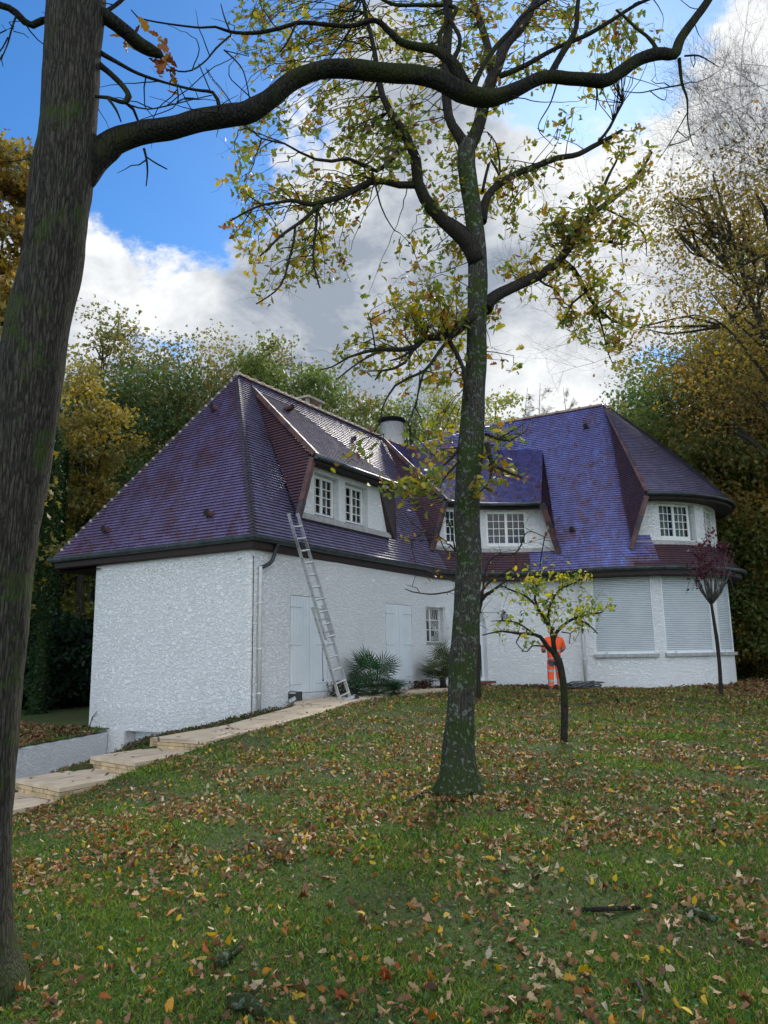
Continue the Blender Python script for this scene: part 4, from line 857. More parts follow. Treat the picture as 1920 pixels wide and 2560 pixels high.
# ---- the oak in the middle of the lawn
oak = empty('oak_tree', label='mossy forked oak standing in the middle of the lawn in front of the house', cat='tree')
YM = 8.35; st = []; mb = MB()
base = atY(1143, 1985, YM); base[2] = gz(base[0], base[1])-.05
trunk = [(1150, 2020, 190), (1149, 1995, 150), (1148, 1965, 120), (1147, 1925, 96), (1147, 1860, 82), (1151, 1790, 72), (1157, 1690, 70), (1162, 1600, 69), (1168, 1500, 66), (1172, 1400, 63), (1167, 1280, 64), (1170, 1190, 65), (1177, 1130, 65), (1184, 1000, 56), (1190, 900, 52), (1192, 780, 49), (1193, 690, 48), (1191, 610, 46), (1184, 540, 45), (1173, 470, 43), (1166, 400, 44), (1168, 358, 44)]
limb(mb, trunk, YM, YM, n=20, step=.1, jit=.10, wig=.006, store=st)
for k in range(7):      # root flare
    a = k/7*2*PI+.3; c = base+np.array([0, 0, .32]); e = base+np.array([math.cos(a)*.30, math.sin(a)*.28, -.02]); mb.tube(smooth_path([c, c*.5+e*.5+np.array([math.cos(a), math.sin(a), 0])*.02-Z_*.05, e], [.11, .10, .05], .05)[0], np.linspace(.12, .045, len(smooth_path([c, c*.5+e*.5, e], [1]*3, .05)[0])), 8, 0, jitter=.2, seed=k)
mb.build('trunk', 'bark_mid', oak)
mb = MB(); fk = (1168, 352)
BR = [
 ([(1166, 372, 34), (1140, 330, 27), (1120, 292, 25), (1114, 200, 24), (1120, 60, 22), (1128, -60, 20)], 8.35, 8.1),
 ([(1170, 372, 36), (1196, 320, 33), (1212, 250, 32), (1233, 188, 31), (1263, 114, 27), (1308, 64, 22), (1337, 10, 17), (1360, -60, 14)], 8.35, 8.9),
 ([(1230, 195, 22), (1222, 138, 20), (1208, 70, 18), (1184, 0, 16), (1176, -50, 14)], 8.6, 9.3),
 ([(1192, 655, 44), (1170, 612, 42), (1135, 575, 38), (1100, 540, 34), (1063, 495, 31), (1045, 455, 29), (1040, 400, 27), (1015, 340, 24), (976, 280, 20), (955, 240, 17), (945, 195, 15), (935, 120, 12), (915, 30, 10), (905, -40, 8)], 8.3, 7.3),
 ([(1185, 590, 20), (1150, 570, 20), (1120, 548, 16)], 8.4, 8.1),
 ([(1042, 462, 20), (1000, 461, 18), (963, 451, 17), (920, 455, 17), (886, 471, 16), (850, 492, 15), (815, 505, 14), (778, 513, 12), (731, 501, 9), (690, 506, 7), (654, 513, 6), (610, 535, 5), (577, 552, 4)], 8.0, 7.2),
 ([(800, 508, 12), (775, 535, 10), (747, 559, 9), (693, 594, 7), (650, 640, 4)], 7.6, 7.1),
 ([(795, 520, 9), (790, 570, 8), (783, 640, 6), (800, 720, 4)], 7.6, 7.5),
 ([(738, 566, 7), (725, 640, 6), (705, 710, 5), (640, 760, 3)], 7.4, 7.1),
 ([(1000, 375, 14), (980, 400, 12), (940, 428, 10), (905, 412, 10), (870, 397, 9), (828, 402, 9), (789, 397, 8), (750, 380, 6), (712, 359, 5), (654, 347, 4), (620, 320, 3)], 7.8, 7.0),
 ([(930, 425, 6), (955, 520, 4), (985, 575, 3), (1000, 583, 2)], 7.8, 7.5),
 ([(1212, 772, 40), (1225, 750, 32), (1255, 732, 29), (1287, 718, 27), (1343, 690, 25), (1395, 652, 22), (1430, 606, 20), (1460, 565, 18), (1478, 534, 15), (1525, 504, 12), (1574, 460, 9), (1605, 420, 7), (1629, 380, 5)], 8.4, 9.6),
 ([(1460, 560, 12), (1495, 500, 10), (1520, 440, 8), (1545, 390, 5)], 9.1, 9.6),
 ([(1405, 650, 14), (1434, 672, 12), (1460, 717, 11), (1486, 760, 9), (1510, 785, 7), (1530, 804, 5), (1560, 812, 3)], 8.9, 9.4),
 ([(1465, 730, 7), (1430, 755, 6), (1410, 800, 4)], 9.0, 9.1), ([(1490, 762, 6), (1505, 820, 5), (1520, 880, 3), (1543, 930, 2)], 9.2, 9.4), ([(1340, 690, 8), (1365, 712, 6), (1385, 720, 4)], 8.8, 8.6), ([(1445, 600, 9), (1500, 605, 7), (1555, 612, 4)], 9.1, 9.1),
 ([(1510, 520, 6), (1560, 545, 5), (1608, 582, 4), (1617, 640, 2)], 9.3, 9.6),
 ([(1205, 555, 24), (1210, 525, 22), (1219, 494, 20), (1243, 465, 18), (1288, 440, 16), (1337, 415, 15), (1396, 395, 14), (1446, 385, 13), (1495, 358, 12), (1530, 338, 10), (1555, 325, 7)], 8.4, 9.2),
 ([(1498, 352, 8), (1522, 318, 8), (1540, 285, 7), (1557, 257, 5)], 9.0, 9.0),
 ([(1192, 800, 30), (1167, 798, 30), (1145, 820, 26), (1125, 841, 22), (1095, 845, 19), (1063, 845, 17), (1036, 868, 15), (1000, 874, 12), (947, 874, 11), (905, 882, 8), (870, 892, 6), (830, 915, 4), (800, 925, 3)], 8.3, 7.6),
 ([(1122, 848, 13), (1142, 885, 12), (1155, 917, 10), (1162, 960, 9), (1168, 1000, 8)], 8.2, 8.1),
 ([(1120, 850, 10), (1090, 893, 9), (1063, 924, 8), (1020, 943, 7), (986, 963, 6), (965, 995, 5), (955, 1021, 4), (950, 1060, 3), (930, 1090, 2)], 8.1, 7.7),
 ([(1036, 872, 9), (1015, 905, 8), (986, 920, 7), (955, 925, 6), (938, 950, 4)], 8.0, 7.8), ([(1036, 870, 8), (1000, 893, 6), (975, 902, 4)], 8.0, 7.9), ([(945, 880, 6), (900, 905, 5), (860, 935, 4), (840, 950, 2)], 7.8, 7.5),
 ([(938, 872, 5), (935, 840, 4), (925, 800, 3)], 7.8, 7.7), ([(1060, 925, 6), (1045, 980, 5), (1040, 1020, 4), (1055, 1050, 2)], 7.9, 7.9),
 ([(1050, 925, 4), (1043, 1000, 4), (1020, 1060, 3), (1030, 1090, 3)], 7.8, 7.7),
 ([(1218, 1110, 14), (1225, 1140, 12), (1232, 1166, 10), (1255, 1172, 8), (1275, 1182, 7), (1305, 1195, 4)], 8.3, 8.0),
 ([(1213, 1085, 9), (1245, 1098, 7), (1275, 1103, 4)], 8.3, 8.2), ([(1230, 1165, 7), (1225, 1200, 5), (1200, 1230, 4)], 8.2, 8.0),
 ([(1148, 1120, 8), (1120, 1150, 7), (1090, 1180, 6), (1060, 1200, 4), (1030, 1230, 3)], 8.3, 7.9), ([(1150, 1150, 7), (1120, 1185, 6), (1100, 1220, 4)], 8.3, 8.1),
 ([(1206, 480, 8), (1225, 400, 7), (1250, 440, 6), (1240, 360, 4), (1218, 330, 3)], 8.5, 8.6),
]
for i, (px, a, b_) in enumerate(BR): limb(mb, px, a, b_, n=8 if px[0][2] > 12 else 5, step=.1, jit=.12, wig=.02, store=st, seed=i)
nodes = (np.array([p for p, r in st[40:]]), np.array([r for p, r in st[40:]]))
BL = [(520,60,60,55),(590,40,55,45),(560,125,50,40),(650,90,70,60),(600,170,50,35),(740,70,60,60),(790,140,55,45),(850,60,60,55),(900,110,50,55),(500,235,18,10),(540,240,35,18),
 (720,230,60,40),(690,290,60,45),(800,290,70,55,8.0,1.5),(860,320,60,55,8.0,1.6),(900,250,50,50),(760,350,55,40),(620,262,40,22),(560,300,45,35),(520,345,36,45),(508,405,32,45),(560,425,50,35),(600,390,40,30,8,.7),(680,405,55,40),(760,415,50,35),(540,500,38,40),(560,560,45,40),(600,600,50,35),(545,652,28,16),(680,520,45,45),(700,590,45,32),(640,460,45,40),(725,480,40,30),(740,600,25,20),(660,560,30,40),
 (960,60,70,60),(1000,150,50,50),(1080,60,60,55),(1100,160,50,50),(1180,60,75,55),(1260,60,75,55),(1340,60,60,50),(1290,140,45,35),(1180,150,50,35),(1230,235,42,20),(1385,105,25,18),(1400,45,25,25),
 (930,400,55,55),(960,330,50,45),(1080,330,42,50),(1110,380,42,42),(1060,440,42,45),(940,460,35,35),(1180,380,12,20,9,.6),
 (1120,480,60,52),(1180,440,50,45),(1240,405,42,38),(1350,310,45,42),(1392,335,30,42),(1405,385,24,36),(1340,400,45,42),(1280,480,55,52,9.2,1.5),(1330,470,45,45),(1385,510,35,35),(1200,520,65,55,9.2,1.4),(1120,560,52,45),(1250,570,55,42,9.2,1.3),(1320,600,55,42),(1150,620,55,32),(1260,665,55,42,9.2,1.3),(1330,690,50,42),(1230,718,35,25),(1365,735,38,30),(1350,795,22,12),(1300,740,35,25),(1390,690,25,30),
 (955,545,48,42,8.3,1.5),(900,555,42,35),(868,582,25,14),(950,620,52,50,8.3,1.7),(895,655,62,45,8.3,1.5),(835,690,42,35),(960,700,42,45,8.3,1.4),(880,740,62,34),(780,745,52,34),(728,762,30,18),(820,795,52,32),(900,825,52,42),(960,800,42,45),(808,655,20,20),(1080,715,32,25),(1092,790,16,35),(1065,765,14,18),(985,760,25,50),
 (1080,950,42,38),(1100,990,32,28),(1062,1055,45,24),(1120,1040,25,26),(985,1010,30,40),(960,960,40,40),(1150,905,10,8),
 (900,1030,50,34,7.6),(850,1060,38,22,7.6),(760,1002,22,16,7.5),(880,1080,34,26,7.6),(940,1045,34,34,7.6),(770,1000,20,12,7.5)]
twm = MB()
LP = foliage(BL, nodes, twm, 1, 8.7, .7, .09, PAL_OAK, dens=1/86., r0=.007)
b0 = len(mb.v); mb.v += twm.v; mb.f += [[q+b0 for q in f] for f in twm.f]; mb.m += twm.m; mb.uv += twm.uv; mb.sm += twm.sm
mb.build('branches', 'bark_branch', oak)
V = leaf_polys(LP, .090, OAK, flat=.1); cl = pick(len(LP), PAL_OAK)
nzv = np.array([mnoise.noise(Vector(p*.8)) for p in LP]); cl = np.clip(cl*(1+nzv[:, None]*np.array([.55, .35, .2])), 0, 1)
np_mesh('crown', V, len(OAK), 'leaf', cl, oak)
setbase(oak, base)

# ---- the big oak at the left edge, with its long limb over the lawn
YL = 4.35; big = empty('oak_tree', label='thick rough barked oak at the left edge, its long dark limb reaching over the lawn', cat='tree'); st = []
WS = .93; mb = MB(); tr = [(-62, 2640, 330), (-60, 2560, 290), (-62, 2460, 262), (-64, 2390, 215), (-62, 2300, 188), (-60, 2220, 180), (-50, 2000, 168), (-22, 1680, 166), (10, 1370, 165), (48, 1130, 166), (82, 900, 166), (108, 760, 160), (133, 640, 155), (148, 500, 156), (163, 400, 158), (172, 300, 146), (180, 180, 143), (186, 60, 146), (192, -60, 150), (196, -200, 140)]
P, r = limb(mb, tr, YL, YL, n=40, step=.045, jit=.07, wig=.0, store=st); baseL = np.array([P[0][0], P[0][1], gz(P[0][0], P[0][1])-.05])
mb.build('trunk', 'bark_near', big)
mb = MB(); WS = .87
LB = [
 ([(165, 500, 60), (205, 440, 86), (245, 392, 82), (290, 352, 74), (345, 332, 66), (430, 316, 62), (500, 297, 62), (560, 286, 60), (620, 275, 60), (680, 243, 56), (740, 200, 52), (800, 181, 50), (870, 173, 50), (950, 177, 50), (1040, 184, 50), (1100, 200, 52), (1150, 226, 54), (1205, 243, 50), (1250, 240, 44), (1298, 222, 40), (1367, 193, 35), (1446, 198, 36), (1512, 206, 36), (1545, 190, 36), (1594, 150, 34), (1644, 134, 33), (1690, 136, 30), (1706, 98, 26), (1738, 49, 24), (1772, 0, 22), (1790, -50, 20)], 4.35, 5.2, .06),
 ([(1165, 215, 34), (1137, 166, 32), (1108, 140, 28), (1079, 123, 25), (1040, 116, 24), (1001, 104, 21), (963, 69, 17), (936, 50, 15), (878, 66, 14), (809, 62, 13), (751, 58, 12), (693, 73, 11), (635, 83, 10), (577, 81, 9), (539, 69, 7), (500, 71, 6), (420, 60, 5), (347, 44, 4), (328, 25, 3)], 5.0, 4.8, .02),
 ([(1180, 235, 24), (1200, 180, 18), (1235, 120, 15), (1280, 75, 14), (1320, 30, 12), (1400, -20, 10)], 5.0, 5.3, .02),
 ([(1370, 196, 22), (1400, 140, 19), (1438, 75, 16), (1443, 20, 14), (1450, -40, 12)], 5.1, 5.2, .02),
 ([(1250, 190, 16), (1320, 160, 14), (1395, 118, 13), (1470, 85, 12), (1530, 50, 10), (1590, 12, 9), (1640, -10, 7)], 5.1, 5.3, .02),
 ([(1645, 130, 12), (1625, 98, 10), (1590, 70, 9), (1560, 40, 8), (1540, 25, 6)], 5.1, 5.2, .01),
 ([(1698, 146, 10), (1705, 208, 8), (1718, 247, 6), (1720, 306, 4), (1733, 366, 2)], 5.15, 5.2, .01),
 ([(1704, 212, 5), (1650, 222, 4), (1600, 232, 3), (1560, 228, 2)], 5.15, 5.1, .01), ([(1712, 140, 6), (1750, 140, 5), (1798, 168, 2)], 5.2, 5.3, .01), ([(1720, 280, 4), (1680, 350, 3), (1640, 410, 1.5)], 5.2, 5.25, .01),
 ([(1130, 160, 14), (1150, 100, 12), (1120, 40, 10), (1108, -30, 9)], 5.0, 5.1, .02),
 ([(1160, 225, 14), (1118, 150, 12), (1100, 90, 14), (1140, 20, 13), (1060, 14, 12), (990, 12, 11), (950, -5, 9)], 5.0, 5.2, .02),
 ([(1395, 200, 6), (1375, 260, 4), (1345, 320, 3), (1382, 364, 1.5)], 5.1, 5.1, .01), ([(1492, 205, 6), (1492, 240, 5), (1489, 275, 3)], 5.1, 5.1, .01),
 ([(550, 275, 14), (545, 250, 12), (532, 231, 9), (482, 224, 7), (417, 208, 7), (347, 185, 9), (289, 154, 11), (251, 133, 15)], 4.6, 4.4, .01),
 ([(236, 140, 22), (247, 160, 20), (278, 185, 17), (309, 216, 16), (322, 240, 17), (314, 256, 15), (300, 254, 11), (270, 243, 10), (237, 241, 9)], 4.4, 4.3, .01),
 ([(314, 256, 12), (335, 275, 9), (345, 300, 8), (352, 318, 7)], 4.35, 4.5, .01), ([(270, 246, 8), (290, 275, 7), (303, 305, 4)], 4.3, 4.3, .01), ([(322, 262, 5), (370, 273, 4), (430, 262, 4), (480, 250, 3), (530, 238, 3)], 4.4, 4.6, .01),
 ([(240, 30, 40), (262, 42, 42), (290, 62, 40), (318, 84, 38), (345, 108, 38), (375, 125, 34), (400, 136, 22), (408, 140, 8)], 4.35, 4.6, .01),
 ([(255, 35, 16), (275, 22, 14), (300, 4, 13), (330, -25, 12)], 4.35, 4.5, .01),
 ([(130, 48, 22), (105, 50, 20), (80, 62, 20), (62, 54, 20), (40, 32, 19), (22, 20, 18), (-5, 12, 18), (-60, 0, 16)], 4.35, 4.2, .01),
 ([(40, 40, 6), (30, 70, 5), (20, 110, 4), (4, 150, 3), (8, 166, 2)], 4.25, 4.2, .01), ([(36, 66, 3), (16, 75, 2), (4, 62, 2)], 4.2, 4.2, .005), ([(34, 78, 3), (60, 85, 2), (72, 95, 2)], 4.2, 4.2, .005),
 ([(360, 372, 9), (366, 400, 7), (368, 430, 5), (365, 465, 3)], 4.5, 4.5, .01), ([(366, 392, 4), (395, 410, 4), (418, 423, 3)], 4.5, 4.5, .01),
 ([(440, 205, 4), (446, 240, 4), (432, 270, 3), (350, 300, 2)], 4.5, 4.5, .01), ([(445, 210, 4), (470, 260, 3), (488, 288, 3)], 4.5, 4.6, .01),
 ([(420, 165, 2), (445, 178, 5), (480, 175, 5), (515, 150, 5), (540, 120, 6), (575, 90, 6)], 4.6, 4.8, .01), ([(497, 160, 3), (515, 200, 4), (528, 232, 4)], 4.6, 4.6, .01),
 ([(560, 125, 5), (600, 165, 5), (615, 200, 4), (628, 270, 4)], 4.8, 4.8, .01), ([(575, 80, 5), (560, 40, 4), (552, 10, 3)], 4.8, 4.9, .01),
 ([(740, 60, 6), (720, 100, 5), (700, 130, 4)], 4.8, 4.8, .01), ([(880, 66, 7), (850, 110, 5), (830, 140, 4), (790, 165, 3)], 4.9, 5., .01),
]
for i, q in enumerate(LB): limb(mb, q[0], q[1], q[2], n=18 if q[0][0][2] > 30 else 6, step=.04, jit=.24, wig=q[3]*.5, store=st, seed=50+i)
nl = (np.array([p for p, r_ in st[60:]]), np.array([r_ for p, r_ in st[60:]]))
# bare twigs along the limbs
for k in range(75):
    i = int(rng.integers(0, len(nl[0]))); p = nl[0][i]
    if p[2] < 2.6: continue
    e = p+rng.normal(size=3)*np.array([.22, .12, .20]); 
    if e[1] < 4.: e[1] = 4.2
    mid = (p+e)/2+rng.normal(size=3)*.05; Q, q_ = smooth_path([p, mid, e], [.005, .0035, .0015], .05); mb.tube(Q+rng.normal(size=Q.shape)*.004, q_, 4, 0, cap=False)
mb.build('branches', 'bark_limb', big)
BLB = [atY(x, y, 4.62) for x, y in ((397, 88), (412, 108), (418, 130), (395, 155), (410, 170), (425, 190), (430, 215), (310, 98), (328, 115), (385, 162), (440, 185), (405, 185), (420, 150), (350, 70))]
LPb = np.repeat(np.array(BLB), 2, axis=0)+rng.normal(size=(len(BLB)*2, 3))*.022; V = leaf_polys(LPb, .085, OAK, cup=.4)
np_mesh('crown', V, len(OAK), 'leaf', pick(len(LPb), [(2, (.22, .09, .03)), (1, (.30, .17, .035)), (1, (.12, .045, .02))]), big)
setbase(big, baseL)

WS = 1.
# ---- young tree with yellow green leaves
yt = empty('young_tree', label='small spreading tree with yellow and green leaves hiding the worker', cat='tree'); YY = 11.2; st = []
mb = MB(); P, r = limb(mb, [(1412, 1860, 22), (1411, 1840, 19), (1411, 1799, 18), (1409, 1716, 17), (1398, 1655, 17), (1386, 1632, 17)], YY, YY, n=12, step=.08, jit=.12, wig=.006, store=st)
by = np.array([P[0][0], P[0][1], gz(P[0][0], P[0][1])-.03]); mb.build('trunk', 'bark_branch', yt); mb = MB()
YB = [([(1390, 1636, 14), (1368, 1618, 12), (1349, 1593, 10), (1320, 1584, 8), (1294, 1583, 7), (1256, 1579, 5), (1205, 1588, 3)], 11.2, 10.9), ([(1386, 1630, 14), (1381, 1602, 11), (1374, 1574, 10), (1360, 1548, 9), (1349, 1528, 8), (1338, 1496, 6), (1342, 1465, 4)], 11.2, 11.2),
 ([(1384, 1622, 12), (1386, 1590, 10), (1404, 1567, 9), (1436, 1547, 7), (1478, 1535, 6), (1502, 1531, 4), (1520, 1510, 2)], 11.2, 11.4), ([(1381, 1596, 8), (1374, 1560, 7), (1372, 1524, 6), (1393, 1478, 5), (1432, 1458, 4), (1478, 1441, 3)], 11.2, 11.5),
 ([(1350, 1530, 6), (1317, 1492, 5), (1283, 1478, 4), (1249, 1464, 3)], 11.2, 11.0), ([(1436, 1548, 5), (1470, 1560, 4), (1494, 1584, 3)], 11.3, 11.4), ([(1340, 1590, 5), (1300, 1560, 4), (1262, 1550, 3), (1228, 1553, 2)], 11.0, 10.8), ([(1366, 1616, 5), (1330, 1615, 4), (1318, 1629, 3), (1304, 1628, 2)], 11.1, 10.9), ([(1302, 1584, 4), (1290, 1605, 3), (1310, 1628, 2)], 11., 10.9), ([(1404, 1580, 4), (1425, 1585, 3), (1424, 1610, 2)], 11.3, 11.2)]
for i, q in enumerate(YB): limb(mb, q[0], q[1], q[2], n=6, step=.08, jit=.1, wig=.02, store=st, seed=90+i)
nodes = (np.array([p for p, r_ in st[8:]]), np.array([r_ for p, r_ in st[8:]]))
f7 = lambda L: [(1180+x/4.366, 1350+y/4.366, rx/4.366, ry/4.366) for x, y, rx, ry in L]
BLY = f7([(550,440,150,50),(800,390,130,55),(1100,400,180,45),(950,430,120,40),(1280,390,80,40),(500,560,120,60),(700,560,120,70),(850,640,110,90),(1000,620,70,50),(600,780,110,50),(1100,740,110,60),(1350,620,110,60),(1450,700,70,50),(1380,800,110,50),(700,940,90,50),(850,850,90,50),(1100,960,110,50),(430,900,90,50),(330,1060,50,25),(1130,1100,70,25),(700,1120,70,25),(450,700,70,50),(240,555,40,14),(640,300,50,40),(1070,165,30,12),(600,230,35,30),(820,270,60,30),(960,250,50,30),(1340,970,60,30),(340,760,40,30),(170,980,25,20),(1250,760,90,50),(1400,560,60,40)])
twm = MB(); LP = foliage(BLY, nodes, twm, 1, 11.2, .35, .08, None, dens=1/25., r0=.005, D=False)
b0 = len(mb.v); mb.v += twm.v; mb.f += [[q+b0 for q in f] for f in twm.f]; mb.m += twm.m; mb.uv += twm.uv; mb.sm += twm.sm
mb.build('branches', 'bark_branch', yt)
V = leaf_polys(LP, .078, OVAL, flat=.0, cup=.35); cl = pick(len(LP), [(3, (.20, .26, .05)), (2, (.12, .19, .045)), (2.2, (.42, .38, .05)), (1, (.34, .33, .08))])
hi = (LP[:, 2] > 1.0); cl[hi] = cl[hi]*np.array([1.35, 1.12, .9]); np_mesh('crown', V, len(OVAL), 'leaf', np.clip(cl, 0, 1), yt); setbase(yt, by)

# ---- young purple leaved tree beside the round bay
pt = empty('young_tree', label='slender young tree with dark purple leaves beside the round bay', cat='tree'); YP = 19.4; st = []
mb = MB(); P, r = limb(mb, [(1804, 1748, 11), (1803, 1736, 10), (1797, 1645, 9), (1791, 1590, 9), (1787, 1566, 8), (1780, 1519, 7), (1778, 1508, 7)], YP, YP, n=9, step=.12, jit=.1, wig=.005, store=st)
bp_ = np.array([P[0][0], P[0][1], gz(P[0][0], P[0][1])-.03]); mb.build('trunk', 'bark_branch', pt); mb = MB()
for k in range(34):
    a = rng.uniform(-1, 1); tx = 1773+a*62+rng.normal()*5; ty = 1330+abs(a)*55+rng.uniform(0, 110); kx = 1778+a*26
    limb(mb, [(1778, 1512, 4), (kx, 1480, 2.6), (kx*.5+tx*.5+4*a, 1440, 1.8), (tx, ty, .8)], YP, YP+rng.uniform(-.6, .6), n=4, step=.2, jit=0, wig=.02, store=st, seed=k)
mbp = mb
nodes = (np.array([p for p, r_ in st[8:]]), np.array([r_ for p, r_ in st[8:]]))
twm = MB(); LP = foliage([(1768, 1345, 38, 28), (1738, 1385, 50, 24), (1785, 1385, 42, 28), (1800, 1400, 30, 30), (1765, 1415, 40, 22), (1725, 1362, 20, 10), (1735, 1425, 18, 30), (1815, 1375, 16, 22), (1800, 1432, 22, 16), (1706, 1419, 10, 6), (1745, 1462, 14, 16), (1785, 1465, 12, 12), (1725, 1468, 6, 8)], nodes, twm, 1, YP, .4, .06, None, dens=1/42., r0=.004, D=False)
b0 = len(mbp.v); mbp.v += twm.v; mbp.f += [[q+b0 for q in f] for f in twm.f]; mbp.m += twm.m; mbp.uv += twm.uv; mbp.sm += twm.sm; mbp.build('branches', 'bark_pale', pt)
V = leaf_polys(LP, .10, OVAL, cup=.35); np_mesh('crown', V, len(OVAL), 'leaf', pick(len(LP), [(3, (.055, .012, .022)), (2, (.09, .02, .035)), (1, (.12, .035, .05))]), pt); setbase(pt, bp_)

# ---- slim bare tree just behind the middle oak
bt = empty('bare_tree', label='slim dark tree with rusty bark foot half hidden behind the middle oak', cat='tree'); st = []; mb = MB(); YB_ = 18.3
P, r = limb(mb, [(1196, 1752, 14), (1196, 1700, 13), (1196, 1640, 12), (1194, 1560, 11), (1196, 1520, 11), (1203, 1495, 10)], YB_, YB_, n=9, step=.1, jit=.15, wig=.01, store=st); bb = np.array([P[0][0], P[0][1], gz(P[0][0], P[0][1])-.03]); mb.build('trunk', 'bark_branch', bt); mb = MB()
for i, q in enumerate([[(1200, 1505, 11), (1215, 1488, 10), (1232, 1478, 8), (1252, 1462, 6), (1268, 1452, 3)], [(1198, 1510, 9), (1204, 1480, 7), (1222, 1456, 6), (1245, 1440, 5), (1262, 1436, 3)], [(1245, 1442, 4), (1262, 1430, 3), (1290, 1415, 2)],
  [(1196, 1530, 6), (1150, 1476, 4), (1120, 1480, 4), (1090, 1485, 4), (1050, 1484, 3), (1030, 1480, 3), (1012, 1472, 2)], [(1050, 1484, 2), (1042, 1470, 2), (1016, 1462, 1)], [(1196, 1540, 6), (1160, 1470, 4), (1110, 1440, 3), (1065, 1425, 2), (1045, 1412, 1.5)], [(1090, 1434, 3), (1075, 1418, 2), (1060, 1410, 1)],
  [(1194, 1560, 6), (1150, 1400, 5), (1110, 1350, 4), (1075, 1335, 4), (1035, 1310, 3), (1010, 1280, 2)], [(1100, 1342, 3), (1050, 1350, 3), (1000, 1345, 1.5)], [(1060, 1330, 3), (1030, 1355, 2), (1040, 1410, 1.5)], [(1140, 1380, 4), (1120, 1300, 3), (1090, 1270, 2), (1070, 1230, 1.5)], [(1196, 1540, 6), (1225, 1400, 5), (1290, 1385, 4), (1320, 1330, 3), (1370, 1345, 1.5)], [(1150, 1395, 4), (1110, 1370, 3), (1075, 1290, 2), (1000, 1240, 1.5)],
  [(1350, 1420, 3), (1362, 1340, 3), (1372, 1325, 1.5)]]):
    limb(mb, q, YB_, YB_-rng.uniform(-.4, .6), n=5, step=.12, jit=.1, wig=.03, store=st, seed=i+200)
nn_ = [p for p, r_ in st[12:]]
for k in range(110):
    p = nn_[int(rng.integers(len(nn_)))]; e = p+rng.normal(size=3)*np.array([.3, .3, .18])+Z_*.04; mb.tube([p, (p+e)/2+rng.normal(size=3)*.05, e], [.007, .005, .002], 4, 0, cap=False)
mb.build('branches', 'bark_branch', bt)
LP = np.array([nn_[int(rng.integers(len(nn_)))]+rng.normal(size=3)*.15 for _ in range(70)]); np_mesh('crown', leaf_polys(LP, .13, OAK, cup=.4), len(OAK), 'leaf', pick(70, [(1, (.30, .20, .03)), (1, (.22, .11, .03)), (1, (.16, .15, .03))]), bt); setbase(bt, bb)

# ------------------------------------------------------------------ woodland trees behind
def wood_tree(X, Y, h, cr, pal, label, nleaf=9000, leafs=.17, shape=CLUMP, barkm='bark_far', lean=(0, 0), low=.28, tr=.18, group='woodland trees behind the house', name='woodland_tree', gap=.5, nclump=70, z0=None, tall=.62, sd=None, limbs=11):
    z0 = gz(X, Y)-.1 if z0 is None else z0; t = empty(name, label=label, cat='tree', group=group); mb = MB(); top = np.array([X+lean[0], Y+lean[1], z0+h*.93])
    b = np.array([X, Y, z0]); k = 9; ts = np.linspace(0, 1, k); P = b+(top-b)*ts[:, None]+np.stack([np.cumsum(rng.normal(size=k)*.10), np.cumsum(rng.normal(size=k)*.10), np.zeros(k)], 1); P[0] = b
    r = tr*(1-ts*.86); r[0] *= 1.35; PP, rr = smooth_path(P, r, .5); mb.tube(PP, rr, 9, 0, jitter=.1); mb.build('trunk', barkm, t); mb = MB()
    cz = z0+h*(low+1)/2; hz = h*(1-low)/2; C = []
    for _ in range(nclump):
        v = rng.normal(size=3); v /= np.linalg.norm(v); q = rng.uniform(.25, 1)**.6; wob = 1+.28*math.sin(3*math.atan2(v[1], v[0])+X)+.2*math.sin(5*v[2]+Y)
        C.append(np.array([X+lean[0]*.5+v[0]*cr*q*wob, Y+lean[1]*.5+v[1]*cr*q*wob, cz+v[2]*hz*q]))
    C = np.array(C)
    for i in range(limbs):
        c = C[i]; j = np.argmin(np.abs(PP[:, 2]-(c[2]-h*.16))); a = PP[j]; m_ = (a+c)/2+np.array([0, 0, .08*h])*rng.uniform(-.4, 1)+rng.normal(size=3)*.25; Q, q = smooth_path([a, m_, c], [rr[j]*.55, rr[j]*.3, .02], .5); mb.tube(Q, q, 6, 0, jitter=.1, cap=False)
        for __ in range(4):
            d_ = C[int(np.argmin(np.linalg.norm(C-c, axis=1)+rng.uniform(0, 2.5, len(C))))]; p = Q[len(Q)//2]; Q2, q2 = smooth_path([p, (p+d_)/2+rng.normal(size=3)*.25, d_], [.05, .03, .01], .6); mb.tube(Q2, q2, 5, 0, cap=False)
    mb.build('branches', barkm, t)
    ci = rng.integers(0, nclump, nleaf); sp = cr*gap*.36; nleaf = int(nleaf*1.25); ci = rng.integers(0, nclump, nleaf); LPp = C[ci]+rng.normal(size=(nleaf, 3))*np.array([sp, sp, sp*.6])
    cc = pick(nclump, pal, .18)[ci]*.45+pick(nleaf, pal)*.55; np_mesh('crown', leaf_polys(LPp, leafs, shape, flat=.1, cup=.35), len(shape), 'leaf', np.clip(cc, 0, 1), t); setbase(t, b); return t
GRN = [(3, (0.101, 0.149, 0.041)), (2, (0.149, 0.189, 0.047)), (1, (0.203, 0.203, 0.054))]; DKG = [(3, (0.047, 0.088, 0.027)), (2, (0.074, 0.115, 0.034)), (1, (0.135, 0.149, 0.041))]
ORG = [(2.5, (.31, .20, .05)), (2, (.38, .27, .06)), (2, (.24, .215, .06)), (1.2, (.12, .13, .045)), (.8, (.20, .10, .045))]; GLD = [(2, (.33, .24, .05)), (2, (.26, .21, .055)), (2.5, (.17, .17, .055))]; OLV = [(3, (.165, .17, .052)), (2, (.22, .19, .052)), (1., (.25, .17, .05)), (2, (.10, .13, .042))]
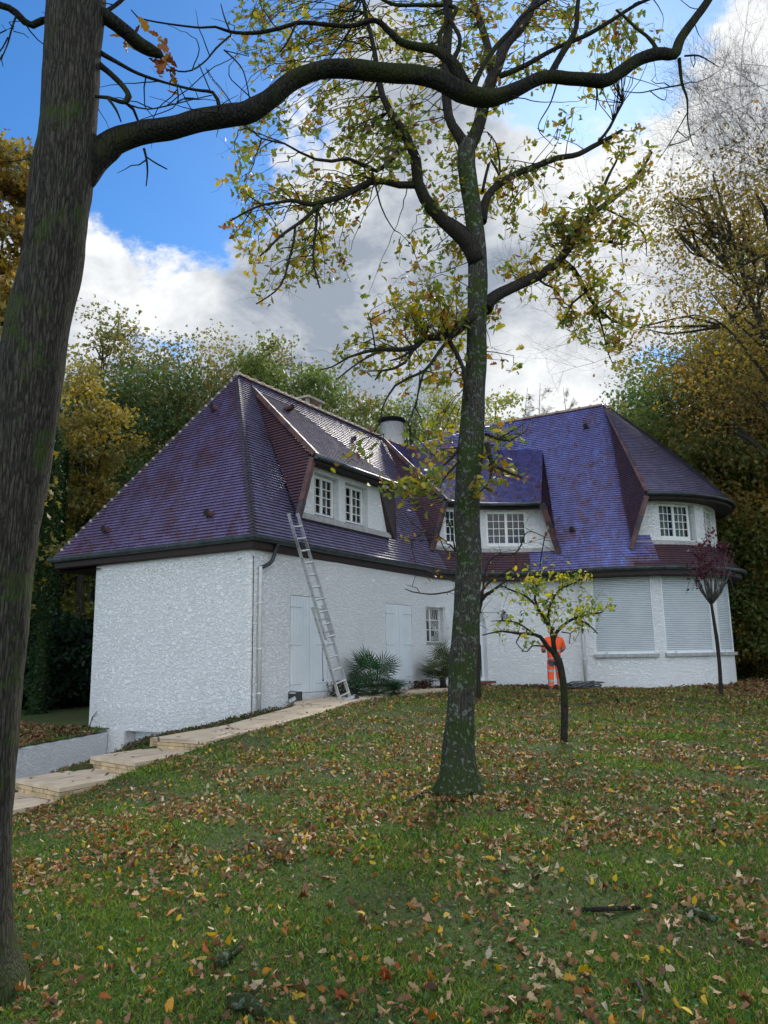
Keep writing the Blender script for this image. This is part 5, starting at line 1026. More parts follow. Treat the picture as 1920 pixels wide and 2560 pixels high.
YGN = [(3, (0.270, 0.284, 0.061)), (2, (0.203, 0.236, 0.054)), (1, (0.351, 0.297, 0.068))]
def at_px(x, Y):  d = ray(x, 1500); return d[0]*Y/d[1]
def top_h(y, Y): d = ray(960, y); return d[2]*Y/d[1]+1.45
WT = [  # px x, depth, px y of the top, crown radius, palette, label
 (-75, 17, 230, 1.35, ORG, 'tall orange leaved oak rising behind the big left trunk', dict(nleaf=9000, leafs=.15, low=.40, nclump=60, gap=.5)),
 (-90, 22, 640, 2.3, GLD, 'golden oak at the left edge of the wood', dict(nleaf=6000, leafs=.17, low=.2)),
 (205, 27, 895, 1.45, GLD, 'golden leaved oak just right of the big left trunk', dict(nleaf=5000, leafs=.14, low=.50)),
 (150, 28, 1080, 2.2, YGN, 'yellow green tree below the golden oak at the left', dict(nleaf=9000, leafs=.14, low=.12)),
 (300, 33, 880, 4.2, DKG, 'dark green tree behind the golden oak', dict(nleaf=11000)),
 (400, 38, 850, 5.0, OLV, 'olive brown oak behind the hipped roof, nearest its left slope', dict(nleaf=13000, gap=.55)),
 (540, 41, 850, 4.4, OLV, 'russet and olive oak rising behind the roof apex', dict(nleaf=13000)),
 (230, 34, 760, 2.4, OLV, 'thin orange topped tree above the golden oak', dict(nleaf=4500, low=.45)),
 (640, 38, 860, 2.6, GRN, 'green tree behind the roof ridge, left of the pair by the mast', dict(nleaf=9000, low=.3)),
 (745, 37, 842, 3.1, GRN, 'dense green tree above the ridge right beside the antenna mast', dict(nleaf=12000, low=.3, gap=.42)),
 (850, 42, 960, 2.8, OLV, 'olive tree above the ridge left of the round chimney', dict(nleaf=8000)),
 (930, 40, 1000, 2.5, GRN, 'green bushy tree directly behind the round chimney', dict(nleaf=7000)),
 (1040, 44, 985, 3.2, GRN, 'pale stemmed green tree between chimney and middle oak', dict(nleaf=7000, barkm='bark_pale', leafs=.15)),
 (1120, 46, 960, 3.0, YGN, 'yellow green tree behind the middle oak trunk', dict(nleaf=8000)),
 (1262, 42, 985, 2.2, YGN, 'small yellow green crown above the cross wing ridge', dict(nleaf=6000, low=.35)),
 (1600, 44, 1010, 3.0, OLV, 'olive tree just right of the cross wing roof', dict(nleaf=10000)),
 (1660, 37, 950, 3.8, DKG, 'dark green tree right of the round bay', dict(nleaf=13000)),
 (1760, 33, 860, 4.0, GRN, 'broad green oak behind the purple leaved tree', dict(nleaf=14000)),
 (1930, 30, 820, 3.4, ORG, 'rust orange oak at the right edge', dict(nleaf=15000, low=.2, leafs=.15)),
 (1800, 31, 1150, 2.6, GRN, 'green hazel behind the upper edge of the bay roof', dict(nleaf=11000, low=.12, leafs=.15)),
 (2030, 28, 640, 3.6, OLV, 'tall olive oak beyond the right edge', dict(nleaf=14000, low=.2, leafs=.15)),
 (1840, 36, 1000, 3.6, OLV, 'olive gold tree low behind the bay', dict(nleaf=11000, low=.1)),
 (1960, 33, 1150, 3.0, OLV, 'bushy olive hazel at the right edge beside the lawn', dict(nleaf=9000, low=.06, leafs=.15)),
 (1905, 35, 1330, 2.4, YGN, 'low olive yellow thicket tree right of the bay wall', dict(nleaf=8000, low=.03, leafs=.15)),
 (2130, 22, 400, 3.4, ORG, 'airy oak with thin autumn leaves high at the right edge', dict(nleaf=13000, lean=(-3.0, 0), low=.45, leafs=.125, nclump=70, shape=OAK, gap=.62, limbs=26)),
]
WT2 = [(60, 38, 1200, 4, YGN), (150, 43, 1100, 4, YGN), (320, 47, 1000, 5, GRN), (500, 52, 980, 5, OLV), (700, 52, 960, 5, OLV), (960, 54, 1060, 5, GRN), (1150, 55, 1080, 4, OLV), (1750, 48, 980, 5, DKG), (1950, 44, 900, 5, DKG), (-120, 36, 900, 5, OLV), (2150, 36, 700, 5, OLV)]
for x, Y, yt_, cr, pal, lab, kw in WT: wood_tree(at_px(x, Y), Y, top_h(yt_, Y), cr, pal, lab, **kw)
farl = ['tall tree far back at the left, deep in the wood', 'pale gold tree seen under the left eave', 'green tree far behind the dark shrubs', 'olive tree far behind the hipped roof', 'olive tree far behind the antenna mast', 'green tree far behind the chimney', 'olive tree far behind the middle oak', 'dark tree far behind the round bay', 'dark tree far back at the right edge', 'olive tree outside the left edge', 'olive tree outside the right edge']
for (x, Y, yt_, cr, pal), lab in zip(WT2, farl): wood_tree(at_px(x, Y), Y, top_h(yt_, Y), cr, pal, lab, nleaf=8000, leafs=.26, low=.1)
# ivy clad trunks under the left eave
for x, Y, w, lab, bk in ((108, 23, .20, 'ivy covered trunk nearest the left wall end', 'bark_ivy'), (165, 30, .17, 'bare grey trunk between the shrubs and the white gable', 'bark_far'), (140, 26, .11, 'thin ivy covered trunk behind the thicker one', 'bark_ivy')):
    X = at_px(x, Y); z0 = gz(X, Y)-.1; t = empty('ivy_trunk' if 'ivy' in bk else 'tree_trunk', label=lab, cat='tree trunk'); mb = MB(); P = [np.array([X+.06*math.sin(k), Y, z0+k*1.1]) for k in range(9)]; P, rr = smooth_path(P, np.linspace(w, w*.6, 9), .3); mb.tube(P, rr, 10, 0, jitter=.25); mb.build('trunk', bk, t)
    if 'ivy' in bk:
        n = 3200; q = rng.uniform(0, 1, n); a = rng.uniform(0, 2*PI, n); rr_ = w*(1.05+rng.exponential(.28, n)); LPi = np.stack([X+rr_*np.cos(a), Y+rr_*np.sin(a), z0+q*8.6], 1); np_mesh('ivy', leaf_polys(LPi, .11, OVAL), len(OVAL), 'leaf', pick(n, [(3, (.018, .045, .012)), (1, (.04, .075, .02))]), t)
    setbase(t, (X, Y, z0))
# bare birches: recursive fine branching
def bare_tree(X, Y, h, label, tr=.09, spread=.9, mt='bark_pale', side=None, nb=30, name='bare_tree', group=None, z0=None, thin=1., lowf=.25, droop=.0):
    z0 = gz(X, Y)-.1 if z0 is None else z0; t = empty(name, label=label, cat='tree', group=group); mb = MB(); b = np.array([X, Y, z0]); P = [b+np.array([rng.normal()*.05*k, rng.normal()*.05*k, h*k/7]) for k in range(8)]; P, r = smooth_path(P, np.linspace(tr, .012, 8), .4); mb.tube(P, r, 7, 0, jitter=.05); mb.build('trunk', mt, t); mb = MB()
    def grow(p, d, L, r_, lev):
        k = 5; Q = [p]; dd = d.copy()
        for i in range(k): dd = dd+rng.normal(size=3)*.13; dd[2] += .05-droop*(i/k); dd /= np.linalg.norm(dd); Q.append(Q[-1]+dd*L/k)
        mb.tube(Q, np.linspace(r_, r_*.35, k+1), 4 if lev else 5, 0, cap=False)
        if lev < 3:
            for i in range(1, k+1):
                for s_ in range(2 if lev < 2 else 2):
                    e = dd*.8+rng.normal(size=3)*.62; e /= np.linalg.norm(e); grow(Q[i], e, L*rng.uniform(.38, .55), r_*.5, lev+1)
    for i in range(nb):
        f = lowf+(1-lowf)*i/nb; j = min(len(P)-1, int(f*len(P))); a = rng.uniform(0, 2*PI)
        if side is not None and rng.uniform() < .75: a = side+rng.normal()*.6
        d = np.array([math.cos(a), math.sin(a), rng.uniform(.1, .9)]); d /= np.linalg.norm(d); grow(P[j], d, spread*h*.30*(1.15-f), .018*thin*(1.3-f)+.004, 0)
    mb.build('branches', mt, t); setbase(t, b); return t
bare_tree(at_px(2130, 17), 17, 15.5, 'bare twiggy birch reaching in from the upper right corner', tr=.11, side=PI, nb=20, spread=1.7, mt='bark_branch', thin=.5, lowf=.45)
bare_tree(at_px(2250, 22), 22, 16, 'leafless tree high at the right edge behind the airy oak', tr=.13, side=PI, nb=14, spread=1.4, mt='bark_branch', thin=.9, lowf=.4)
for x, yy, lab in ((1330, 985, 'bare treetop above the cross wing ridge, leftmost of three'), (1385, 970, 'bare treetop above the cross wing ridge, middle of three'), (1440, 985, 'bare treetop above the cross wing ridge, rightmost of three'), (1640, 980, 'bare grey treetop beside the right roof slope'), (1010, 1010, 'bare pale birch behind the round chimney'), (290, 800, 'bare crowned tree among the left oaks')):
    bare_tree(at_px(x, 48), 48, top_h(yy, 48), lab, tr=.12, nb=9, thin=1.5, lowf=.55, spread=.55, group='bare trees in the wood behind')
# shrubs at the left and understory
def shrub(X, Y, rx, rz, pal, label, n=5000, leafs=.16, shape=OVAL, name='shrub', cat='shrub', group=None, stems=8):
    z0 = gz(X, Y)-.05; t = empty(name, label=label, cat=cat, group=group); mb = MB(); b = np.array([X, Y, z0])
    for k in range(stems): a = rng.uniform(0, 2*PI); e = b+np.array([math.cos(a)*rx*.6, math.sin(a)*rx*.6, rz*rng.uniform(.5, .85)]); Q, q = smooth_path([b, (b+e)/2+rng.normal(size=3)*.1, e], [.03, .02, .008], .3); mb.tube(Q, q, 5, 0, cap=False)
    mb.build('stems', 'bark_branch', t); v = rng.normal(size=(n, 3)); v /= np.linalg.norm(v, axis=1)[:, None]; q = rng.uniform(.3, 1, n)**.5; wob = 1+.18*np.sin(v[:, 0]*7+X)+.16*np.sin(v[:, 2]*9+Y)
    P = np.stack([X+v[:, 0]*rx*q*wob, Y+v[:, 1]*rx*q*wob, z0+rz*.5+v[:, 2]*rz*.52*q*wob], 1); P[:, 2] = np.maximum(P[:, 2], z0+.05); np_mesh('foliage', leaf_polys(P, leafs, shape, flat=.2), len(shape), 'leaf', pick(n, pal), t); setbase(t, b)
SH = [(3, (.012, .032, .014)), (2, (.02, .05, .022)), (1, (.035, .065, .02))]
for x, Y, rx, rz, lab in ((90, 27, 1.5, 3.2, 'dark laurel bush left of the white gable, nearest the big trunk'), (165, 25.5, 1.5, 2.8, 'dark laurel bush left of the white gable, in the middle'), (235, 27, 1.6, 2.9, 'dark laurel bush touching the gable edge'), (10, 26, 1.8, 3.2, 'dark laurel bush behind the big left trunk')):
    shrub(at_px(x, Y), Y, rx, rz, SH, lab, n=7000, leafs=.2, group='dark laurel bushes at the left')
for x, Y, rx, rz, lab, pal in ((1850, 31, 1.6, 3.4, 'olive thicket bush right beside the bay wall', OLV), (1920, 30, 1.7, 3.0, 'rusty thicket bush at the right edge', ORG), (1985, 29, 1.8, 3.6, 'green thicket bush beyond the right edge', GRN), (1885, 33, 2.0, 4.2, 'tall olive thicket bush behind the others', YGN)):
    shrub(at_px(x, Y), Y, rx, rz, pal, lab, n=8000, leafs=.17, group='thicket bushes right of the bay')
# far wood as one mass
n = 60000; X = rng.uniform(-60, 75, n); Y = rng.uniform(56, 66, n); P = np.stack([X, Y, -1.5+rng.uniform(0, 1, n)**1.1*(9.5+2*np.sin(X*.35)+1.2*np.sin(X*.9))], 1)
cc = pick(n, [(3, (.05, .06, .018)), (2, (.10, .09, .025)), (1, (.15, .09, .025))])
tag(np_mesh('far_woodland', leaf_polys(P, .62, CLUMP), len(CLUMP), 'leaf', cc), 'far autumn woodland closing the view behind the trees', 'woodland', kind='stuff')
n = 26000; X = np.concatenate([rng.uniform(-26, -8, n//2), rng.uniform(14, 40, n//2)]); Y = rng.uniform(30, 50, n)+np.where(X > 0, 3, 0); P = np.stack([X, Y, -1.4+rng.uniform(0, 1, n)**1.5*(2.6+.8*np.sin(X*1.1))], 1)
tag(np_mesh('undergrowth', leaf_polys(P, .3, CLUMP), len(CLUMP), 'leaf', pick(n, [(2, (.03, .05, .014)), (2, (.07, .08, .02)), (1, (.16, .12, .03))])), 'dense mixed undergrowth at the foot of the wood', 'undergrowth', kind='stuff')

# ------------------------------------------------------------------ lawn: grass blades and fallen leaves
def lawn_ok(X, Y, pathm=.03):
    d, e = uvof(np.stack([X, Y], -1)); house_in = ((d > -.05) & (d < 8.2) & (e > -.02)) | ((d > 8) & (np.hypot(d-FC[0], e-FC[1]) > 3.6) & (e > -3.5)) | (np.hypot(d-AC[0], e-AC[1]) < 3.7) | (d > 15.3) & (e > -7.2)
    vl_ = np.interp(d, [-3, -2.2, -1.66, 0, .75, 1.25, 3.2, 5.5, 6.6], [-.34, -.6, -.8, -.66, -.62, -.1, -.12, -.45, -.75]); vr_ = np.interp(d, [-9, -3, -1.5, 0, 1.4, 3.9, 6.6], [-1.62, -1.63, -1.74, -1.78, -1.55, -1.1, -1.22])
    onp = (d > -9) & (d < 6.7) & (e > vr_-pathm) & (e < vl_+pathm)
    return ~(house_in | onp | inpoly(d, e, PIT))
def scatter(n, y0, y1, pw=1.):
    """points over the part of the lawn the photo shows (a little wider), denser near"""
    Y = y0+(y1-y0)*rng.uniform(0, 1, n)**pw; X = Y*rng.uniform(-.60, .62, n)
    k = lawn_ok(X, Y); return X[k], Y[k]
def patchiness(X, Y): return np.array([mnoise.noise(Vector((x*.9, y*.9, 3))) for x, y in zip(X, Y)]) if len(X) < 4000 else np.sin(X*1.7+np.sin(Y*1.3)*1.5)*np.sin(Y*1.9+np.cos(X*.8)*2)*.5+.3*np.sin(X*5.1+Y*3.3)  # patch noise for density, blade height and random tone
GP = [(3, (.095, .165, .026)), (2, (.145, .22, .034)), (1.6, (.06, .115, .022)), (.9, (.22, .23, .055)), (.5, (.30, .25, .10))]
Vg = []; Cg = []
for n, y0, y1, hh, ww, pw in ((150000, 3.1, 6.5, .038, .0026, 1.), (110000, 6.3, 11.5, .045, .0055, 1.1), (80000, 11.2, 25, .06, .013, 1.15)):
    X, Y = scatter(n, y0, y1, pw); m_ = len(X); Z = ground(X, Y); cl = patchiness(X, Y); keep = rng.uniform(0, 1, m_) < .62+.5*cl; X, Y, Z, cl = X[keep], Y[keep], Z[keep], cl[keep]; m_ = len(X)
    b = np.stack([X, Y, Z-.005], 1); a = rng.uniform(0, 2*PI, m_); w = ww*rng.uniform(.7, 1.4, m_); sd_ = np.stack([np.cos(a), np.sin(a), np.zeros(m_)], 1)*w[:, None]; h = hh*rng.uniform(.35, 1.2, m_)*(1+.5*cl)
    ln = rng.normal(size=(m_, 3))*.6; ln[:, 2] = 1; ln /= np.linalg.norm(ln, axis=1)[:, None]; tip = b+ln*h[:, None]+np.stack([np.cos(a*3), np.sin(a*3), np.zeros(m_)], 1)*h[:, None]*.35
    midp = b+ln*h[:, None]*.55; Vg.append(np.stack([b-sd_, b+sd_, midp+sd_*.8, tip, midp-sd_*.8], 1)); Cg.append(pick(m_, GP, .3)*(1+.25*cl[:, None]))
tag(np_mesh('grass', np.concatenate(Vg), 5, 'grass', np.clip(np.concatenate(Cg), 0, 1)), 'short damp green grass of the lawn', 'grass', kind='stuff')
# low clover and weed leaves between the grass
X, Y = scatter(16000, 3.1, 13, 1.3); Z = ground(X, Y)+rng.uniform(.005, .04, len(X)); P = np.stack([X, Y, Z], 1)
tag(np_mesh('ground_cover', leaf_polys(P, .026+.0014*Y, OVAL, flat=.6), len(OVAL), 'grass', pick(len(X), [(2, (.04, .10, .022)), (2, (.06, .14, .03)), (1, (.03, .07, .03))])), 'low broad leaved weeds and clover between the grass', 'weeds', kind='stuff')
LPAL = [(4, (.33, .20, .10)), (4, (.25, .14, .065)), (3, (.17, .085, .04)), (2, (.33, .14, .035)), (1.9, (.46, .35, .21)), (1.2, (.50, .31, .04)), (.8, (.10, .055, .035)), (.5, (.32, .09, .03))]
Vl = []; Cl = []
for n, y0, y1, pw, sz in ((3900, 3.1, 6.5, .9, .062), (27000, 6.2, 12.5, .95, .060), (54000, 12, 27, .8, .068)):
    X, Y = scatter(n, y0, y1, pw); cl = patchiness(X+3, Y*1.2); k = rng.uniform(0, 1, len(X)) < .58+1.1*cl+.5*np.exp(-((X-.7)**2+(Y-8.4)**2)/1.6); X, Y = X[k], Y[k]; Z = ground(X, Y)+rng.uniform(.004, .036, len(X)); P = np.stack([X, Y, Z], 1)
    V = leaf_polys(P, sz*rng.uniform(.6, 1.25, len(X)), OAK, flat=.46, cup=.65); Vl.append(V); Cl.append(pick(len(X), LPAL, .25))
# carpets of leaves by the retaining wall and under the right hand trees
for (x0, x1, y0, y1, n) in ((-12, -6.9, 14, 27, 5200), (9, 16, 20, 30, 3500)):
    X = rng.uniform(x0, x1, n); Y = rng.uniform(y0, y1, n); k = lawn_ok(X, Y); X, Y = X[k], Y[k]; P = np.stack([X, Y, ground(X, Y)+rng.uniform(.01, .05, len(X))], 1); Vl.append(leaf_polys(P, .12, OAK, flat=.45, cup=.5)); Cl.append(pick(len(X), [(3, (.22, .10, .05)), (2, (.15, .07, .04)), (1, (.30, .20, .12)), (1, (.05, .07, .02))]))
tag(np_mesh('leaf_litter', np.concatenate(Vl), len(OAK), 'leaf_dry', np.concatenate(Cl)), 'fallen oak leaves scattered over the lawn', 'fallen leaves', kind='stuff')
X, Y = scatter(620, 3.1, 13, .9); P = np.stack([X, Y, ground(X, Y)+rng.uniform(.02, .05, len(X))], 1)
tag(np_mesh('leaf_litter', leaf_polys(P, .062, OVAL, flat=.35, cup=.6), len(OVAL), 'leaf_dry', pick(len(X), [(3, (.50, .33, .03)), (1, (.55, .45, .16)), (1, (.42, .20, .03)), (1.4, (.42, .36, .24))])), 'yellow and pale oval leaves scattered among the oak leaves', 'fallen leaves', kind='stuff')
# a few dead leaves and twigs on the path
n = 70; uu = rng.uniform(-5.5, 6, n); vv = np.array([rng.uniform(vr(max(u, -3))+.05, vl(max(u, -3))-.05) for u in uu]); zz = np.where(uu < -5.35, -1.79, np.where(uu < -4.1, -1.625, np.where(uu < -2.85, -1.46, [path_z(u) for u in uu])))
P = np.array([W(a, b, c+.012) for a, b, c in zip(uu, vv, zz)]); tag(np_mesh('leaf_litter', leaf_polys(P, .07, OAK, flat=1.4, cup=.2), len(OAK), 'leaf_dry', pick(n, [(2, (.10, .05, .03)), (1, (.20, .12, .06))])), 'few dark leaves lying on the stone path', 'fallen leaves', kind='stuff')
# weeds along the wall foot and soil strip
for nm, (u0, u1, v0, v1), n, lab, pal, sz in (('ground_cover', (-3.2, .4, -.75, .35), 2600, 'weedy soil strip between the path and the gable wall', [(2, (.05, .08, .02)), (2, (.10, .06, .035)), (1, (.12, .13, .04))], .06), ('ground_cover', (9, 11.3, -3.4, -.6), 1500, 'brown leaf edging along the wall foot', [(2, (.10, .05, .03)), (1, (.05, .06, .02))], .07)):
    uu = rng.uniform(u0, u1, n); vv = rng.uniform(v0, v1, n); P = C0+U_*uu[:, None]+V_*vv[:, None]; k = lawn_ok(P[:, 0], P[:, 1]); P = P[k]; P[:, 2] = ground(P[:, 0], P[:, 1])+rng.uniform(.0, .09, len(P)); tag(np_mesh(nm, leaf_polys(P, sz, OVAL, flat=.1), len(OVAL), 'leaf_dry', pick(len(P), pal)), lab, 'ground cover', kind='stuff')
n = 900; uu = rng.uniform(-2.9, -.02, n); vv = rng.uniform(1.9, 2.2, n)*(1+uu/3.4)+.0; b = C0+U_*uu[:, None]+V_*vv[:, None]; b[:, 2] = -1.72; h = rng.uniform(.1, .3, n); a = rng.uniform(0, 2*PI, n); sd_ = np.stack([np.cos(a), np.sin(a), 0*a], 1)*.006; tip = b+np.stack([rng.normal(size=n)*.07, rng.normal(size=n)*.07, h], 1)
tag(np_mesh('grass', np.stack([b-sd_, b+sd_, tip], 1), 3, 'grass', pick(n, GP)), 'long grass tufts on the bank above the garage drive', 'grass', kind='stuff')

# ------------------------------------------------------------------ palms by the wall
def fan_palm(X, Y, h, label, nf=36, fr=.40, pal=((.018, .05, .018), (.03, .08, .028)), spread=1., name='fan_palm'):
    z0 = gz(X, Y)-.02; t = empty(name, label=label, cat='palm', group='fan palms by the house wall'); mb = MB(); b = np.array([X, Y, z0]); ml = MB()
    mb.tube([b, b+Z_*h*.22], [.09, .07], 10, 0, jitter=.3); mb.build('stem', 'bark_branch', t); mb = MB(); cols = []; Vp = []
    for k in range(nf):
        az = k*2.399; el = R(rng.uniform(10, 88))*(1 if k > nf*.4 else .6); L = h*(.20+.28*math.sin(el))*rng.uniform(.85, 1.1); d = np.array([math.cos(az)*math.cos(el), math.sin(az)*math.cos(el), math.sin(el)]); s = b+Z_*h*.12; e = s+d*L*np.array([spread, spread, 1]); mb.tube([s, (s+e)/2+Z_*.03, e], [.009, .007, .006], 4, 0, cap=False)
        side = np.cross(d, Z_); side /= np.linalg.norm(side)+1e-6; upn = np.cross(side, d); dr_ = pal[0] if k < nf*.5 else pal[1]
        for j in range(19):
            a = R(-105+210*j/18); q = d*math.cos(a)+side*math.sin(a); ll = fr*h/1.15*(1-.18*abs(j-9)/9)*rng.uniform(.9, 1.05); w = .016; sd_ = np.cross(q, upn); tip = e+q*ll-Z_*ll*.10+upn*rng.normal()*.02; mid = e+q*ll*.5+upn*.015
            Vp.append([e-sd_*.003, mid-sd_*w, tip, mid+sd_*w]); cols.append(np.array(dr_)*rng.uniform(.7, 1.4))
    mb.build('stalks', 'leafstalk', t); np_mesh('fronds', np.array(Vp), 4, 'leaf', np.clip(np.array(cols), 0, 1), t); setbase(t, b)
simple('leafstalk', (.06, .09, .03), .6)
p = W(3.62, -.75, 0); fan_palm(p[0], p[1], 1.62, 'green fan palm growing beside the foot of the ladder')
p = W(7.25, -.72, 0); fan_palm(p[0], p[1], 1.5, 'paler fan palm under the barred window', nf=26, pal=((.06, .075, .03), (.09, .11, .04)), spread=.85)
def small_plant(X, Y, r, n, pal, label, name, sz, h): 
    z0 = gz(X, Y); t = empty(name, label=label, cat='plant'); mb = MB(); b = np.array([X, Y, z0])
    for k in range(7): e = b+np.array([rng.normal()*r*.5, rng.normal()*r*.5, h*rng.uniform(.6, 1)]); mb.tube([b, e], [.006, .003], 4, 0, cap=False)
    mb.build('stems', 'bark_branch', t); P = np.stack([X+rng.normal(size=n)*r*.5, Y+rng.normal(size=n)*r*.5, z0+rng.uniform(.02, h, n)], 1); np_mesh('leaves', leaf_polys(P, sz, OVAL), len(OVAL), 'leaf', pick(n, pal), t); setbase(t, b)
p = W(6.75, -.35, 0); small_plant(p[0], p[1], .30, 420, [(1, (.13, .03, .03)), (1, (.07, .03, .02)), (1, (.05, .06, .02))], 'low reddish plant at the wall foot under the barred window', 'low_plant', .06, .2)
p = W(2.75, -.35, 0); small_plant(p[0], p[1], .28, 500, [(2, (.02, .035, .015)), (1, (.05, .055, .025))], 'dark low shrub left of the green fan palm', 'low_plant', .06, .42)
# sapling at the gable corner
b = atY(222, 1814, 17.2); t = empty('sapling', label='tiny bare sapling leaning at the bottom left corner of the gable', cat='sapling'); mb = MB(); e = atY(243, 1777, 17.15); mb.tube([b-Z_*.1, (b+e)/2+np.array([-.02, 0, .01]), e], [.013, .01, .004], 5, 0)
for k in range(7): q = b+(e-b)*rng.uniform(.3, 1); mb.tube([q, q+rng.normal(size=3)*.05], [.006, .002], 4, 0)
mb.build('stem', 'bark_branch', t); setbase(t, b)

# ------------------------------------------------------------------ ladder
lad = empty('ladder', label='two section aluminium ladder leaning on the front gutter', cat='ladder')
Bq = atZ(864, 1753, -.955); Gd = ray(748, 1361); Gq = Gd*((C0@V_-.345)/(Gd@V_))
ax = Gq-Bq; Lg = np.linalg.norm(ax); ax /= Lg; wd = U_-ax*(U_@ax); wd /= np.linalg.norm(wd); nm = np.cross(wd, ax); nm *= -1 if nm@V_ > 0 else 1      # nm points away from the wall
kk = (Gq+ax*.0); Tt = Lg+ .70; LR = .185
def ladder_section(nm_part, a, b, off, hw, n0):
    rails = []
    for s_ in (-1, 1):
        mb = MB(); c = Bq+ax*(a+b)/2+wd*s_*hw+nm*off; mb.box(c, ax*(b-a)/2, wd*.013, nm*.034, 0)
        for k in range(int((b-a)/.28)): q = Bq+ax*(a+.16+k*.28)+wd*s_*(hw+.0145)+nm*off; mb.tube([q, q+wd*s_*.002], .013, 8, 1)
        rails.append(mb.build('rail', ['aluminium', 'rubber'], lad))
    k = n0
    while k < b-.08:
        q = Bq+ax*k+nm*off; mb = MB(); mb.box(q, wd*(hw-.012), (ax*.5+nm*.86)*.016, np.cross(wd, ax*.5+nm*.86)*.015, 0); mb.build('rung', 'aluminium', lad); k += .28
    return rails
r1 = ladder_section('lower', 0, Lg*.60, .0, .20, .14); r2 = ladder_section('upper', Lg*.385, Tt, .075, .175, Lg*.385+.05)
mb = MB(); mb.box(Bq+ax*.02-Z_*.0, wd*.42, ax*.035, nm*.02, 0); mb.build('stabiliser_bar', 'aluminium', lad)
for s_ in (-1, 1): mb = MB(); mb.box(Bq+wd*s_*.43-Z_*.01, wd*.045, ax*.05, nm*.05, 0); mb.build('foot', 'rubber', lad)
mb = MB()
for s_ in (-1, 1): q = Bq+ax*(Lg*.60-.03)+wd*s_*.2; mb.box(q+nm*.04, wd*.012, ax*.03, nm*.075, 0)
mb.tube([Bq+ax*(Lg*.60-.1)-wd*.2+nm*.0, Bq+ax*(Lg*.60-.1)+wd*.2+nm*.0], .01, 6, 0); mb.build('guide_bracket', 'aluminium', lad)
mb = MB(); q = Bq+ax*Lg*.40-wd*.15; mb.tube([q, q-Z_*.3+V_*.02, q-Z_*.86], .007, 5, 0); mb.tube([q-Z_*.86, q-Z_*.9], .016, 6, 0); mb.build('strap', 'rubber', lad)
setbase(lad, Bq)
# black work lamp box on the path edge
p = atZ(731, 1754, -.955); fl = empty('work_lamp', label='small black work lamp box standing at the wall beside the shutters', cat='work lamp'); mb = MB(); xh = np.array([1., .12, 0]); xh /= np.linalg.norm(xh); yh = np.array([-xh[1], xh[0], 0])
tl = Z_*.96-yh*-.25; mb.box(p+Z_*.115, xh*.215, yh*.05, Z_*.095, 0); mb.box(p+Z_*.115-yh*.052, xh*.19, yh*.004, Z_*.075, 0); mb.build('housing', 'black_plastic', fl)
mb = MB(); mb.box(p+Z_*.185-yh*.058, xh*.07, yh*.004, Z_*.012, 0); mb.tube([p+Z_*.21-xh*.1, p+Z_*.235, p+Z_*.21+xh*.1], .01, 6, 0); mb.build('handle', 'metal_grey', fl)
mb = MB(); mb.box(p+Z_*.05-yh*.13+xh*.0, (xh+Z_*.5)*.07, yh*.02, (Z_-xh*.5)*.035, 0); mb.build('bracket', 'metal_grey', fl); setbase(fl, p)
# rope heap
p = np.array([5.72, 23.65, 0]); p[2] = gz(5.72, 23.65); ro = empty('rope_heap', label='coiled grey rope heap on the grass beside the right downpipe', cat='rope')
for j in range(5):
    mb = MB(); c = p+np.array([(-.42+.22*j), rng.normal()*.08, .1+.02*(j % 2)]); Q = []
    for k in range(60): a = k*.55; rr_ = .16+.05*math.sin(k*.7+j)+.03*rng.normal()*.3; Q.append(c+np.array([rr_*1.25*math.cos(a), rr_*.9*math.sin(a), .07*math.sin(a*.37+j)+.03*math.cos(k*.3)]))
    mb.tube(smooth_path(Q, [1]*60, .08)[0], .014, 5, 0); mb.build('coil', 'rope_grey', ro)
setbase(ro, p)
# fallen branches
def dead_branch(p0, p1, r, label, mt='bark_mid', side=True):
    a = atZ(*p0, -1.5); b = atZ(*p1, -1.5)
    for q in (a, b):
        for _ in range(8): z = gz(q[0], q[1])+r*.8; d = q/q[2]; q[:] = d*z
    mb = MB(); m_ = (a+b)/2+np.array([rng.normal()*.02, rng.normal()*.03, .012]); Q, q_ = smooth_path([a, m_, b], [r, r*1.05, r*.75], .04); mb.tube(Q, q_, 9, 0, jitter=.35, seed=int(p0[0]))
    if side: e = m_+np.array([.08, .1, .05]); mb.tube([m_, e], [r*.4, r*.2], 6, 0, jitter=.3)
    t = mb.build('fallen_branch', mt); tag(t, label, 'branch', 'fallen branches on the lawn')
dead_branch((545, 2415), (592, 2375), .028, 'short lichen covered branch stub lying mid left in the foreground grass'); dead_branch((572, 2510), (655, 2535), .032, 'thick lichen covered branch piece at the bottom edge, left of centre')
dead_branch((1450, 2274), (1600, 2268), .012, 'thin dark stick lying right of centre in the grass', 'bark_branch'); dead_branch((1725, 2276), (1790, 2298), .022, 'mossy branch piece lying near the right edge'); dead_branch((1010, 2012), (1085, 1978), .022, 'dark dead branch lying left of the middle oak foot', 'bark_branch'); dead_branch((1592, 2450), (1615, 2500), .010, 'short pale twig in the foreground grass at lower right', 'bark_pale', False)

